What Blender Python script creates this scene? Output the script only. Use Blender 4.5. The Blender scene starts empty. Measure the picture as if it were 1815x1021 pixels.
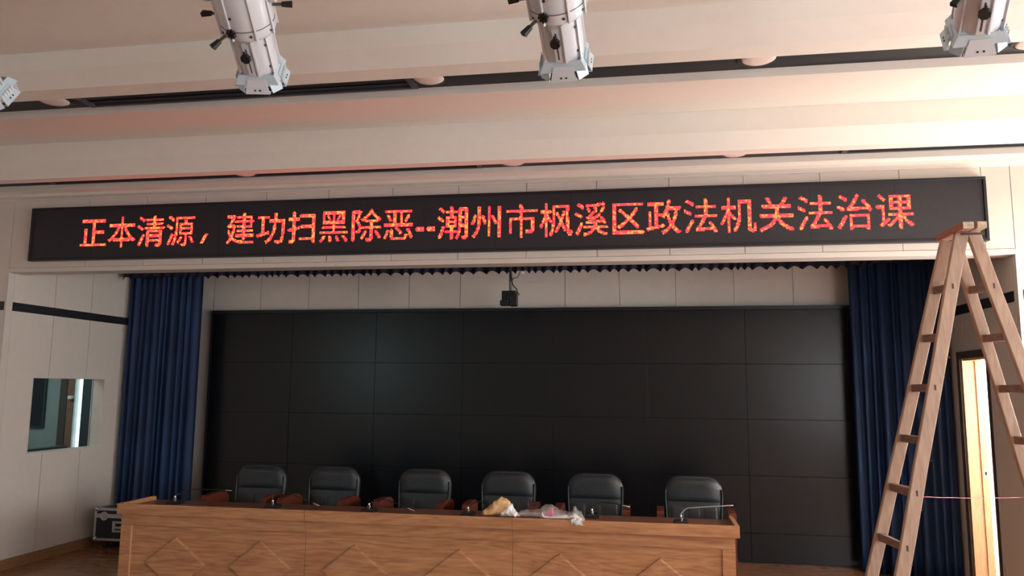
import bpy, bmesh, math, random
from mathutils import Vector, Matrix

SC = bpy.context.scene
COL = SC.collection
PI = math.pi

# ------------------------------------------------------------------ camera, world, sun, window light, exposure
CAM_POS = Vector((5.063, 0.0, 1.740))
YAW, PITCH, ROLL = 0.1685, 0.1287, 0.0088
_f = Vector((-math.sin(YAW) * math.cos(PITCH), math.cos(YAW) * math.cos(PITCH), math.sin(PITCH)))
_r = Vector((math.cos(YAW), math.sin(YAW), 0.0))
_u = _r.cross(_f)
_r2 = math.cos(ROLL) * _r + math.sin(ROLL) * _u
_u2 = -math.sin(ROLL) * _r + math.cos(ROLL) * _u
cam_data = bpy.data.cameras.new('camera')
cam_data.sensor_width = 36.0
cam_data.lens = 1378.1 / 1815.0 * 36.0
cam_data.clip_start = 0.05
cam = bpy.data.objects.new('camera', cam_data)
cam.matrix_world = Matrix(((_r2.x, _u2.x, -_f.x, CAM_POS.x), (_r2.y, _u2.y, -_f.y, CAM_POS.y),
                           (_r2.z, _u2.z, -_f.z, CAM_POS.z), (0, 0, 0, 1)))
COL.objects.link(cam)
SC.camera = cam

SC.view_settings.view_transform = 'Standard'
SC.view_settings.look = 'None'
SC.view_settings.gamma = 1.0
SC.view_settings.use_curve_mapping = False
SC.view_settings.exposure = 0.52
SC.cycles.max_bounces = 8
SC.cycles.diffuse_bounces = 5
SC.cycles.glossy_bounces = 4
SC.cycles.sample_clamp_indirect = 8.0

world = bpy.data.worlds.new('daylight_sky')
SC.world = world
world.use_nodes = True
wn = world.node_tree.nodes
wn['Background'].inputs[0].default_value = (0.80, 0.90, 1.0, 1)
wn['Background'].inputs[1].default_value = 1.6

XL, XR = -0.922, 7.89          # side walls of the stage opening
HL, HR = XL - 1.3, XR + 1.3    # side walls of the hall
YB, YF, YBACK = -6.0, 6.46, 8.60   # rear wall of hall, face of the beam, back wall of stage
RIGHT_WINDOWS = [(-4.9, -3.3), (-2.5, -0.9), (-0.1, 1.5), (2.3, 3.9), (5.15, 6.35)]
LEFT_WINDOWS = [(-3.9, -2.7)]
LZW0 = 1.9
WZ0, WZ1 = 0.9, 2.75


def area(name, loc, direction, sx, sy, power, color, spread=PI):
    l = bpy.data.lights.new(name, 'AREA')
    l.shape = 'RECTANGLE'
    l.size, l.size_y = sx, sy
    l.energy = power
    l.color = color
    l.spread = spread
    o = bpy.data.objects.new(name, l)
    o.location = loc
    o.rotation_euler = Vector(direction).to_track_quat('-Z', 'Y').to_euler()
    COL.objects.link(o)
    return o


for k_, (a_, b_) in enumerate(RIGHT_WINDOWS):
    area('window_daylight', (HR + 0.02, (a_ + b_) / 2, (WZ0 + WZ1) / 2), (-1, 0, -0.0), WZ1 - WZ0, b_ - a_,
         [34, 44, 58, 60, 155][k_], (1.0, 0.92, 0.81) if k_ == 4 else (0.88, 0.95, 1.0))
for a_, b_ in LEFT_WINDOWS:
    area('window_daylight', (HL - 0.02, (a_ + b_) / 2, (LZW0 + WZ1) / 2), (1, 0, 0), WZ1 - LZW0, b_ - a_, 60, (0.62, 0.92, 0.95))
# strong day in the corridor behind the stage door
area('corridor_daylight', (9.3, 7.9, 2.2), (-0.1, 0.9, -0.3), 0.8, 0.8, 100, (1.0, 0.97, 0.92))
area('corridor_daylight', (8.72, 6.74, 1.7), (-0.70, 0.72, -0.08), 1.6, 0.3, 46, (0.88, 0.95, 1.0))
# unseen fill lamp added under the control room ceiling to brighten it
area('control_room_fill', (-2.2, 7.3, 2.55), (-0.1, 0.3, -1.0), 1.2, 0.6, 14, (0.85, 1.0, 0.97))
sun = bpy.data.lights.new('sun', 'SUN')
sun.energy = 100.0
sun.angle = 0.02
sun.color = (1.0, 0.90, 0.76)
sun_o = bpy.data.objects.new('sun', sun)
sun_o.rotation_euler = Vector((-0.50, 0.0, -0.80)).to_track_quat('-Z', 'Y').to_euler()
COL.objects.link(sun_o)


# ------------------------------------------------------------------ materials
def new_mat(name):
    m = bpy.data.materials.new(name)
    m.use_nodes = True
    nt = m.node_tree
    return m, nt, nt.nodes['Principled BSDF']


def plain(name, col, rough=0.6, metal=0.0, spec=0.5, emit=None, noise=0.06, nscale=14.0, coat=0.0, bump=0.0, bscale=200.0):
    m, nt, b = new_mat(name)
    b.inputs['Roughness'].default_value = rough
    b.inputs['Metallic'].default_value = metal
    b.inputs['Specular IOR Level'].default_value = spec
    b.inputs['Coat Weight'].default_value = coat
    tc = nt.nodes.new('ShaderNodeTexCoord')
    nz = nt.nodes.new('ShaderNodeTexNoise')
    nz.inputs['Scale'].default_value = nscale
    nz.inputs['Detail'].default_value = 4
    nt.links.new(tc.outputs['Object'], nz.inputs['Vector'])
    rp = nt.nodes.new('ShaderNodeValToRGB')
    rp.color_ramp.elements[0].position = 0.3
    rp.color_ramp.elements[1].position = 0.7
    rp.color_ramp.elements[0].color = tuple(c * (1 - noise) for c in col) + (1,)
    rp.color_ramp.elements[1].color = tuple(min(1, c * (1 + noise)) for c in col) + (1,)
    nt.links.new(nz.outputs['Fac'], rp.inputs['Fac'])
    nt.links.new(rp.outputs['Color'], b.inputs['Base Color'])
    if bump:
        n2 = nt.nodes.new('ShaderNodeTexNoise')
        n2.inputs['Scale'].default_value = bscale
        nt.links.new(tc.outputs['Object'], n2.inputs['Vector'])
        bp = nt.nodes.new('ShaderNodeBump')
        bp.inputs['Strength'].default_value = bump
        bp.inputs['Distance'].default_value = 0.002
        nt.links.new(n2.outputs['Fac'], bp.inputs['Height'])
        nt.links.new(bp.outputs['Normal'], b.inputs['Normal'])
    if emit:
        b.inputs['Emission Color'].default_value = tuple(emit[:3]) + (1,)
        b.inputs['Emission Strength'].default_value = emit[3]
    return m


def wood(name, dark, light, scale=(1.0, 9.0, 9.0), rough=0.35, coat=0.0, dist=1.6, ring=3.0, strength=1.0):
    """long grain running along object X (scale stretches the noise)"""
    m, nt, b = new_mat(name)
    L = nt.links
    tc = nt.nodes.new('ShaderNodeTexCoord')
    mp = nt.nodes.new('ShaderNodeMapping')
    mp.inputs['Scale'].default_value = scale
    L.new(tc.outputs['Object'], mp.inputs['Vector'])
    n1 = nt.nodes.new('ShaderNodeTexNoise')
    n1.inputs['Scale'].default_value = ring
    n1.inputs['Detail'].default_value = 3
    n1.inputs['Distortion'].default_value = dist
    L.new(mp.outputs['Vector'], n1.inputs['Vector'])
    mul = nt.nodes.new('ShaderNodeMath')
    mul.operation = 'MULTIPLY'
    mul.inputs[1].default_value = 7.0
    L.new(n1.outputs['Fac'], mul.inputs[0])
    fr = nt.nodes.new('ShaderNodeMath')
    fr.operation = 'PINGPONG'
    fr.inputs[1].default_value = 0.5
    L.new(mul.outputs[0], fr.inputs[0])
    n2 = nt.nodes.new('ShaderNodeTexNoise')
    n2.inputs['Scale'].default_value = 12
    n2.inputs['Detail'].default_value = 6
    L.new(mp.outputs['Vector'], n2.inputs['Vector'])
    ad = nt.nodes.new('ShaderNodeMath')
    ad.operation = 'MULTIPLY_ADD'
    ad.inputs[1].default_value = strength * 0.9
    L.new(fr.outputs[0], ad.inputs[0])
    m2 = nt.nodes.new('ShaderNodeMath')
    m2.operation = 'MULTIPLY'
    m2.inputs[1].default_value = 0.75
    L.new(n2.outputs['Fac'], m2.inputs[0])
    L.new(m2.outputs[0], ad.inputs[2])
    rp = nt.nodes.new('ShaderNodeValToRGB')
    rp.color_ramp.elements[0].position = 0.22
    rp.color_ramp.elements[1].position = 0.72
    rp.color_ramp.elements[0].color = dark + (1,)
    rp.color_ramp.elements[1].color = light + (1,)
    L.new(ad.outputs[0], rp.inputs['Fac'])
    L.new(rp.outputs['Color'], b.inputs['Base Color'])
    b.inputs['Roughness'].default_value = rough
    b.inputs['Coat Weight'].default_value = coat
    return m


M = {}
M['wall'] = plain('cream_wall_board', (0.68, 0.62, 0.565), 0.55, noise=0.02)
M['wall_hall'] = plain('hall_wall_paint', (0.70, 0.65, 0.60), 0.7, noise=0.02)
M['joint'] = plain('pale_joint', (0.78, 0.76, 0.72), 0.7, noise=0.02)
M['ceiling'] = plain('white_ceiling_paint', (0.79, 0.765, 0.715), 0.75, noise=0.015)
M['molding'] = plain('white_molding', (0.66, 0.61, 0.565), 0.5, noise=0.01)
M['slot'] = plain('black_slot', (0.018, 0.018, 0.022), 0.6)
M['vent'] = plain('charcoal_vent', (0.05, 0.055, 0.065), 0.45)
M['band'] = plain('black_band', (0.012, 0.014, 0.02), 0.5)
M['stage_dark'] = plain('stage_ceiling_black', (0.02, 0.02, 0.025), 0.9)
M['floor'] = wood('varnished_wood_floor', (0.25, 0.105, 0.045), (0.46, 0.215, 0.095), (1.0, 7.0, 1.0), 0.24, 0.2, 0.6, 1.0, 0.3)
M['baseboard'] = wood('wood_baseboard', (0.22, 0.10, 0.045), (0.36, 0.19, 0.09), (9.0, 1.0, 9.0), 0.4)
M['desk'] = wood('cherry_desk_veneer', (0.35, 0.150, 0.066), (0.60, 0.315, 0.155), (0.55, 5.0, 5.0), 0.38, 0.05, 1.2, 1.1, 0.55)
M['lit_desk_edge'] = plain('lit_edge_wood', (0.60, 0.33, 0.19), 0.45)  # desk wood made paler, window light painted into the colour
M['desk_top'] = wood('dark_worktop', (0.10, 0.035, 0.02), (0.22, 0.09, 0.05), (0.9, 6.0, 6.0), 0.3)
M['arm'] = wood('red_wood_armrest', (0.06, 0.012, 0.006), (0.14, 0.032, 0.015), (3.0, 9.0, 9.0), 0.3)
M['leather'] = plain('black_leather', (0.022, 0.026, 0.031), 0.38, noise=0.15, nscale=20, bump=0.25, bscale=160)
M['leather_dark'] = plain('black_leather_piping', (0.015, 0.018, 0.02), 0.4)
M['screen'] = plain('matt_black_screen', (0.006, 0.0065, 0.009), 0.27, spec=0.36, noise=0.1)
M['screen_gap'] = plain('screen_gap_black', (0.003, 0.003, 0.003), 0.8)
M['screen_frame'] = plain('black_screen_frame', (0.010, 0.010, 0.013), 0.35)
M['led_face'] = plain('led_face', (0.021, 0.019, 0.025), 0.6, noise=0.15, nscale=60, bump=0.0)
M['led_frame'] = plain('led_frame', (0.02, 0.02, 0.024), 0.4, metal=0.3)
M['curtain'] = plain('navy_velvet', (0.0022, 0.022, 0.085), 0.7, noise=0.25, nscale=3, bump=0.2, bscale=400)
M['curtain'].node_tree.nodes['Principled BSDF'].inputs['Sheen Weight'].default_value = 0.0
M['curtain'].node_tree.nodes['Principled BSDF'].inputs['Sheen Tint'].default_value = (0.10, 0.32, 0.8, 1)
M['valance'] = plain('navy_valance', (0.012, 0.011, 0.035), 0.8, noise=0.2, nscale=6)
M['black'] = plain('black_plastic', (0.012, 0.012, 0.014), 0.4)
M['black_rough'] = plain('black_rubber', (0.02, 0.02, 0.022), 0.6)
M['chrome'] = plain('chrome', (0.7, 0.72, 0.74), 0.15, 1.0)
M['alu'] = plain('aluminium_edge', (0.55, 0.58, 0.60), 0.38, 0.6)
M['case'] = plain('black_case_laminate', (0.015, 0.016, 0.022), 0.5, bump=0.3)
M['spot_white'] = plain('white_enamel', (0.60, 0.63, 0.67), 0.32, noise=0.01, coat=0.3)
M['spot_frame'] = plain('pale_blue_grey_metal', (0.52, 0.64, 0.72), 0.3, 0.1, noise=0.02)
M['spot_grey'] = plain('grey_metal', (0.20, 0.185, 0.175), 0.4, 0.6)
M['lens'] = plain('lens_glass', (0.25, 0.32, 0.38), 0.08, 0.0, coat=1.0)
M['downlight'] = plain('downlight_diffuser', (0.80, 0.70, 0.66), 0.35, noise=0.01)
M['ladder'] = wood('weathered_ladder_wood', (0.32, 0.205, 0.145), (0.47, 0.325, 0.235), (5.0, 5.0, 0.8), 0.7, 0, 0.6, 1.6, 0.4)
M['ladder_red'] = wood('reddish_plank', (0.22, 0.08, 0.055), (0.36, 0.16, 0.11), (8.0, 1.0, 8.0), 0.65)
M['ladder_rung'] = wood('dark_rung_wood', (0.12, 0.07, 0.05), (0.24, 0.15, 0.115), (8.0, 1.2, 8.0), 0.7)
M['ladder_end'] = plain('pale_end_grain', (0.46, 0.38, 0.28), 0.8, noise=0.25, nscale=40)
M['nail'] = plain('rusty_metal', (0.08, 0.05, 0.045), 0.7, 0.4)
M['string'] = plain('pink_string', (0.75, 0.12, 0.22), 0.6)
M['door_wood'] = wood('light_door_wood', (0.62, 0.36, 0.18), (0.80, 0.52, 0.29), (9.0, 9.0, 0.8), 0.4)
M['door_frame'] = plain('dark_door_frame', (0.07, 0.052, 0.045), 0.5)
M['corridor'] = plain('corridor_white', (0.9, 0.89, 0.87), 0.7)
M['tan'] = plain('tan_foam', (0.72, 0.47, 0.22), 0.8, noise=0.18, nscale=30, bump=0.5, bscale=90)
M['white_wrap'] = plain('white_wrapping', (0.80, 0.80, 0.80), 0.4, noise=0.05, bump=0.4, bscale=60)
M['pink'] = plain('pink_plastic', (0.90, 0.09, 0.30), 0.4)
M['room_wall'] = plain('control_room_wall', (0.24, 0.29, 0.285), 0.8, noise=0.03)
M['room_dark'] = plain('control_room_dark', (0.035, 0.05, 0.055), 0.5)
M['room_brown'] = wood('control_room_door', (0.13, 0.07, 0.05), (0.22, 0.13, 0.10), (8.0, 8.0, 1.0), 0.5)
M['white_plastic'] = plain('white_plastic', (0.75, 0.76, 0.76), 0.4)
M['window_day'] = plain('daylit_blind', (0.8, 0.9, 0.9), 0.9, emit=(0.72, 0.97, 0.97, 0.95))
M['glass'] = None
_m, _nt, _b = new_mat('clear_glass')
_b.inputs['Base Color'].default_value = (0.9, 0.96, 0.95, 1)
_b.inputs['Roughness'].default_value = 0.02
_b.inputs['Transmission Weight'].default_value = 1.0
_b.inputs['IOR'].default_value = 1.02
_b.inputs['Specular IOR Level'].default_value = 0.5
M['glass'] = _m
_m, _nt, _b = new_mat('crinkled_clear_plastic')
_b.inputs['Base Color'].default_value = (0.75, 0.73, 0.73, 1)
_b.inputs['Roughness'].default_value = 0.18
_b.inputs['Alpha'].default_value = 0.27
_b.inputs['Specular IOR Level'].default_value = 0.9
M['plastic_bag'] = _m

# red LED dots: dot to dot the brightness wanders from red to orange
_m, _nt, _b = new_mat('lit_red_dots')
_tc = _nt.nodes.new('ShaderNodeTexCoord')
_nz = _nt.nodes.new('ShaderNodeTexNoise')
_nz.inputs['Scale'].default_value = 55
_nz.inputs['Detail'].default_value = 0
_nt.links.new(_tc.outputs['Object'], _nz.inputs['Vector'])
_rp = _nt.nodes.new('ShaderNodeValToRGB')
_rp.color_ramp.elements[0].position = 0.50
_rp.color_ramp.elements[0].color = (1.0, 0.012, 0.017, 1)
_rp.color_ramp.elements[1].position = 0.68
_rp.color_ramp.elements[1].color = (1.0, 0.085, 0.014, 1)
_nt.links.new(_nz.outputs['Fac'], _rp.inputs['Fac'])
_nt.links.new(_rp.outputs['Color'], _b.inputs['Emission Color'])
_b.inputs['Emission Strength'].default_value = 4.2
_b.inputs['Base Color'].default_value = (0.2, 0.01, 0.01, 1)
M['led_red'] = _m


# ------------------------------------------------------------------ helpers
class MB:
    def __init__(self):
        self.bm = bmesh.new()

    def box(self, x0, x1, y0, y1, z0, z1, bev=0.0, mat=None):
        vs = [self.bm.verts.new(p) for p in ((x0, y0, z0), (x1, y0, z0), (x1, y1, z0), (x0, y1, z0),
                                             (x0, y0, z1), (x1, y0, z1), (x1, y1, z1), (x0, y1, z1))]
        fs = [self.bm.faces.new([vs[i] for i in q]) for q in
              ((3, 2, 1, 0), (4, 5, 6, 7), (0, 1, 5, 4), (1, 2, 6, 5), (2, 3, 7, 6), (3, 0, 4, 7))]
        if bev:
            es = list({e for f in fs for e in f.edges})
            bmesh.ops.bevel(self.bm, geom=es, offset=bev, segments=2, affect='EDGES', profile=0.6)
        if mat is not None:
            bmesh.ops.transform(self.bm, matrix=mat, verts=[v for v in vs if v.is_valid]) if not bev else None
        return self

    def prism(self, pts, a0, a1, axis='y'):
        """polygon pts (2D) extruded along axis between a0 and a1"""
        def P(p, a):
            return {'y': (p[0], a, p[1]), 'x': (a, p[0], p[1]), 'z': (p[0], p[1], a)}[axis]
        A = [self.bm.verts.new(P(p, a0)) for p in pts]
        B = [self.bm.verts.new(P(p, a1)) for p in pts]
        n = len(pts)
        self.bm.faces.new(A)
        self.bm.faces.new(B[::-1])
        for i in range(n):
            self.bm.faces.new((A[i], B[i], B[(i + 1) % n], A[(i + 1) % n]))
        bmesh.ops.recalc_face_normals(self.bm, faces=self.bm.faces[:])
        return self

    def ring_loft(self, rings, cap=True, closed=False):
        R = [[self.bm.verts.new(p) for p in r] for r in rings]
        n = len(R[0])
        m = len(R)
        for j in range(m - (0 if closed else 1)):
            a, b = R[j], R[(j + 1) % m]
            for i in range(n):
                self.bm.faces.new((a[i], a[(i + 1) % n], b[(i + 1) % n], b[i]))
        if cap and not closed:
            self.bm.faces.new(R[0][::-1])
            self.bm.faces.new(R[-1])
        return self

    def tube(self, pts, rad, n=10, cap=True):
        pts = [Vector(p) for p in pts]
        if not isinstance(rad, (list, tuple)):
            rad = [rad] * len(pts)
        rings = []
        up = None
        for i, p in enumerate(pts):
            if i == 0:
                t = pts[1] - p
            elif i == len(pts) - 1:
                t = p - pts[-2]
            else:
                t = (pts[i + 1] - pts[i - 1])
            t.normalize()
            if up is None:
                ref = Vector((0, 0, 1)) if abs(t.z) < 0.9 else Vector((1, 0, 0))
                up = (ref - t * ref.dot(t)).normalized()
            else:
                up = (up - t * up.dot(t)).normalized()
            s = t.cross(up)
            rings.append([p + (up * math.cos(2 * PI * k / n) + s * math.sin(2 * PI * k / n)) * rad[i] for k in range(n)])
        return self.ring_loft(rings, cap)

    def lathe(self, prof, n=24, origin=(0, 0, 0), axis=(0, 0, 1), cap=True):
        """prof: list of (radius, distance along axis)"""
        ax = Vector(axis).normalized()
        ref = Vector((1, 0, 0)) if abs(ax.x) < 0.9 else Vector((0, 1, 0))
        u = (ref - ax * ref.dot(ax)).normalized()
        v = ax.cross(u)
        o = Vector(origin)
        rings = [[o + ax * d + (u * math.cos(2 * PI * k / n) + v * math.sin(2 * PI * k / n)) * max(r, 1e-4) for k in range(n)]
                 for r, d in prof]
        return self.ring_loft(rings, cap)

    def grid(self, P, nu, nv):
        V = [[self.bm.verts.new(P(i / nu, j / nv)) for j in range(nv + 1)] for i in range(nu + 1)]
        for i in range(nu):
            for j in range(nv):
                self.bm.faces.new((V[i][j], V[i + 1][j], V[i + 1][j + 1], V[i][j + 1]))
        return self

    def xform(self, mat):
        bmesh.ops.transform(self.bm, matrix=mat, verts=self.bm.verts[:])
        return self

    def build(self, name, mat, parent=None, smooth=False, recalc=True, origin=None):
        if recalc:
            bmesh.ops.recalc_face_normals(self.bm, faces=self.bm.faces[:])
        if origin is not None:
            bmesh.ops.translate(self.bm, vec=-Vector(origin), verts=self.bm.verts[:])
        me = bpy.data.meshes.new(name)
        self.bm.to_mesh(me)
        self.bm.free()
        me.materials.append(M[mat] if isinstance(mat, str) else mat)
        if smooth:
            for p in me.polygons:
                p.use_smooth = True
        o = bpy.data.objects.new(name, me)
        if origin is not None:
            o.location = origin
        COL.objects.link(o)
        if parent:
            o.parent = parent
        if smooth == 'auto':
            try:
                me.set_sharp_from_angle(angle=math.radians(38))
            except Exception:
                pass
        return o


def tag(o, label=None, cat=None, group=None, kind=None):
    if label:
        o['label'] = label
    if cat:
        o['category'] = cat
    if group:
        o['group'] = group
    if kind:
        o['kind'] = kind
    return o


def thing(name, label, cat, loc=(0, 0, 0), rotz=0.0, group=None):
    o = bpy.data.objects.new(name, None)
    o.empty_display_size = 0.1
    o.location = loc
    o.rotation_euler = (0, 0, rotz)
    COL.objects.link(o)
    return tag(o, label, cat, group)


def copy_tree(o, parent=None):
    c = o.copy()
    COL.objects.link(c)
    if parent:
        c.parent = parent
        c.matrix_parent_inverse = o.matrix_parent_inverse.copy()
    for ch in list(o.children):
        copy_tree(ch, c)
    return c


def share(o, parent, loc=None):
    """a further piece with the same mesh"""
    c = o.copy()
    COL.objects.link(c)
    c.parent = parent
    if loc is not None:
        c.location = loc
    return c


def struct(name, mb, mat, parent=None, **k):
    o = mb.build(name, mat, parent, **k)
    if parent is None:
        o['kind'] = 'structure'
    return o


def loc_of(t):
    return t.location.copy()


def part(mb, name, mat, parent, label=None, smooth=False):
    """builds a part whose verts are in world space under a parent Empty (or its part)"""
    bpy.context.view_layer.update()
    o = mb.build(name, M[mat] if isinstance(mat, str) else mat, None, smooth)
    o.parent = parent
    # world matrix of the (translated / z-rotated) parent
    m = Matrix.Identity(4)
    q = parent
    chain = []
    while q is not None:
        chain.append(q)
        q = q.parent
    for q in reversed(chain):
        m = m @ q.matrix_parent_inverse @ q.matrix_basis
    o.matrix_parent_inverse = m.inverted()
    if label:
        o['label'] = label
    return o


def wall_cells(mb, fixed0, fixed1, a0, a1, z0, z1, holes, axis='x'):
    """slab between fixed0..fixed1 along `axis`, spanning a0..a1 x z0..z1, with rectangular holes (a0,a1,z0,z1)"""
    As = sorted({a0, a1, *[min(max(v, a0), a1) for h in holes for v in h[:2]]})
    Zs = sorted({z0, z1, *[min(max(v, z0), z1) for h in holes for v in h[2:]]})
    for i in range(len(As) - 1):
        for j in range(len(Zs) - 1):
            am, zm = (As[i] + As[i + 1]) / 2, (Zs[j] + Zs[j + 1]) / 2
            if any(h[0] < am < h[1] and h[2] < zm < h[3] for h in holes):
                continue
            if axis == 'x':
                mb.box(fixed0, fixed1, As[i], As[i + 1], Zs[j], Zs[j + 1])
            else:
                mb.box(As[i], As[i + 1], fixed0, fixed1, Zs[j], Zs[j + 1])
    return mb


# ================================================================== the setting
ROOF = 3.95
struct('floor', MB().box(-4.2, 11.0, YB - 0.2, 10.2, -0.12, 0.0), 'floor')

# ---- left wall: backing slab with the control-room window and the hall windows, boards in front of it
CW = (6.865, 7.925, 1.053, 1.815)      # control-room window in the left wall (y0,y1,z0,z1)
holes = [(a, b, LZW0, WZ1) for a, b in LEFT_WINDOWS]
wl = struct('wall_left', wall_cells(MB(), XL - 0.15, XL - 0.012, 6.60, YBACK + 0.1, 0, ROOF, [CW]), 'joint')
JG = 0.004
seams = [6.46, 6.53, 7.075, 7.615, 8.165, 8.598]
for i in range(len(seams) - 1):
    y0, y1 = seams[i] + JG, seams[i + 1] - JG
    z1 = 3.28
    if 6.44 < y0 < 6.5:
        MB().box(XL - 0.012, XL + 0.003, YF - 0.004, y1 + JG, 0.0, 2.80, 0.002).build('corner_board', M['molding'], wl)
        continue
    wall_cells(MB(), XL - 0.012, XL, y0, y1, 0.10, z1, [CW]).build('wall_panel', M['wall'], wl)
struct('wall_hall_left', wall_cells(MB(), HL - 0.15, HL, YB, 6.63, 0, ROOF, holes), 'wall_hall')

# ---- right wall with the stage door
DO = (7.112, 7.63, 0.0, 2.04)
holesR = [(a, b, WZ0, WZ1) for a, b in RIGHT_WINDOWS]
wr = struct('wall_right', wall_cells(MB(), XR + 0.012, XR + 0.155, 6.60, YBACK + 0.1, 0, ROOF, [DO]), 'joint')
struct('wall_hall_right', wall_cells(MB(), HR, HR + 0.15, YB, 6.63, 0, ROOF, holesR), 'wall_hall')
seams = [6.52, 7.02, 7.57, 8.12, 8.598]
for i in range(len(seams) - 1):
    wall_cells(MB(), XR, XR + 0.012, seams[i] + JG, seams[i + 1] - JG, 0.10, 3.28, [DO]).build('wall_panel', M['wall'], wr)
MB().box(XR - 0.003, XR + 0.012, YF - 0.004, 6.516, 0.0, 2.80, 0.002).build('corner_board', M['molding'], wr)
# wings of the front wall on both sides of the stage opening
wing = MB()
wing.box(HL, XL - 0.012, YF + 0.012, 6.60, 0, 2.80)
wing.box(XR + 0.012, HR, YF + 0.012, 6.60, 0, 2.80)
wg = struct('wall_wings', wing, 'joint')
for (a, b) in ((HL, HL + 0.65), (HL + 0.65, XL - 0.004), (XR + 0.004, XR + 0.65), (XR + 0.65, HR)):
    MB().box(a + 0.002, b - 0.002, YF, YF + 0.012, 0.10, 3.50).build('wall_panel', M['wall'], wg)

# ---- hall rear wall
struct('wall_back', MB().box(HL - 0.15, HR + 0.15, YB - 0.15, YB, 0, ROOF), 'wall_hall')

# ---- stage back wall: backing and boards above / beside the screen wall
wf = struct('wall_front', MB().box(XL - 0.15, XR + 0.24, YBACK + 0.012, YBACK + 0.14, 0, ROOF), 'joint')
xs = [XL + 0.002, -0.656, -0.05, 0.556, 1.165, 1.78, 2.395, 3.0, 3.6, 4.2, 4.805, 5.412, 6.024, 6.635, 7.24, XR - 0.002]
for i in range(len(xs) - 1):
    MB().box(xs[i] + JG, xs[i + 1] - JG, YBACK, YBACK + 0.012, 0.0, 3.28).build('wall_panel', M['wall'], wf)

# ---- beam over the stage opening, its boards, bottom rail and back
BX0, BX1 = XL - 0.002, XR + 0.002
beam = struct('trim_1', MB().box(HL, HR, YF + 0.012, 6.63, 2.815, 3.90), 'joint')
bs = [BX0] + [-0.115 + 0.6 * k for k in range(14)] + [BX1]
bs = [b for b in bs if BX0 <= b <= BX1]
bs = sorted(set(bs))
for i in range(len(bs) - 1):
    MB().box(bs[i] + (JG * .6 if i else 0), bs[i + 1] - JG * .6, YF, YF + 0.012, 2.845, 3.50).build('beam_panel', M['wall'], beam)
MB().box(BX0, BX1, YF - 0.006, 6.64, 2.800, 2.842, 0.003).build('bottom_rail', M['molding'], beam)
# cove molding under the ceiling
cove = [(YF, 3.497), (YF - 0.012, 3.497), (YF - 0.016, 3.508), (YF - 0.03, 3.516), (YF - 0.05, 3.524), (YF - 0.055, 3.55), (YF, 3.55)]
struct('trim_2', MB().prism(cove, HL, HR, 'x'), 'molding')

# ---- stage ceiling
struct('ceiling_stage', MB().box(XL - 0.15, XR + 0.24, 6.63, YBACK + 0.012, 3.30, 3.42), 'stage_dark')

# ---- hall ceiling: waves of plasterboard between black slots
def arc(p, q, sag, n=12):
    out = []
    for i in range(1, n):
        t = i / n
        out.append((p[0] + (q[0] - p[0]) * t, p[1] + (q[1] - p[1]) * t + sag * math.sin(PI * t)))
    return out


WAVES = [  # far edge y, soffit near y, slant end (y,z), riser top z, near lower edge y
    (5.90, 5.790, (5.678, 3.621), 3.782, 4.505),
    (4.13, 3.980, (3.894, 3.595), 3.706, 2.735)]
for k in range(1, 5):
    WAVES.append((4.13 - 1.79 * k, 3.98 - 1.79 * k, (3.894 - 1.79 * k, 3.595), 3.73, 2.735 - 1.79 * k))
SL = 3.602
slot = struct('ceiling', MB().box(HL - 0.1, HR + 0.1, YB - 0.1, YF + 0.012, SL + 0.25, SL + 0.36), 'slot')
for (yf, ys, sl, rz, yn) in WAVES:
    p = [(yf, SL), (yf, 3.509), (ys, 3.509), sl, (sl[0] - 0.006, rz)]
    p += arc((sl[0] - 0.006, rz), (yn, 3.55), 0.035)
    p += [(yn, 3.55), (yn, SL)]
    mb = MB()
    pts = p + [(yn, SL + 0.24), (yf, SL + 0.24)]
    mb.prism(pts, HL, HR, 'x')
    mb.build('ceiling_wave', M['ceiling'], slot)
MB().box(HL, HR, 6.30, YF, 3.55, SL + 0.24).build('ceiling_wave', M['ceiling'], slot)
sl_edges = [(5.90, 6.30)] + [(WAVES[k + 1][0], WAVES[k][4]) for k in range(len(WAVES) - 1)]
for a, b in sl_edges:
    MB().box(HL, HR, a, b, SL, SL + 0.02).build('slot_panel', M['slot'], slot)

struct('roof', MB().box(-4.2, 11.0, YB - 0.2, 10.2, ROOF, ROOF + 0.15), 'wall_hall')

# ---- skirting and dark bands
struct('baseboard_left', MB().box(XL, XL + 0.018, 6.54, 8.58, 0.0, 0.10, 0.003), 'baseboard')
bb = MB()
bb.box(XR - 0.018, XR, 6.53, 7.08, 0.0, 0.10)
bb.box(XR - 0.018, XR, 7.70, 8.58, 0.0, 0.10)
struct('baseboard_right', bb, 'baseboard')
struct('trim_3', MB().box(XL, XL + 0.004, 6.535, 8.55, 2.440, 2.524), 'band')
struct('trim_4', MB().box(HL, XL - 0.022, YF - 0.004, YF, 2.440, 2.524), 'band')
struct('trim_5', MB().box(XR - 0.004, XR, 6.53, 8.55, 2.440, 2.524), 'band')
struct('trim_6', MB().box(XR + 0.035, HR, YF - 0.004, YF, 2.440, 2.524), 'band')

# ---- hall windows (out of frame, they light the room): frames
for n_, (lst, xw) in enumerate(((LEFT_WINDOWS, HL - 0.06), (RIGHT_WINDOWS, HR + 0.06))):
    for a, b in lst:
        wz = LZW0 if n_ == 0 else WZ0
        mb = MB()
        for (y0, y1, z0, z1) in ((a, a + .05, wz, WZ1), (b - .05, b, wz, WZ1), (a + .05, b - .05, wz, wz + .05), (a + .05, b - .05, WZ1 - .05, WZ1), ((a + b) / 2 - .02, (a + b) / 2 + .02, wz + .05, WZ1 - .05)):
            mb.box(xw - 0.02, xw + 0.02, y0, y1, z0, z1)
        struct('window_%d' % (2 + n_ * 3 + lst.index((a, b))), mb, 'white_plastic')

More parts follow.
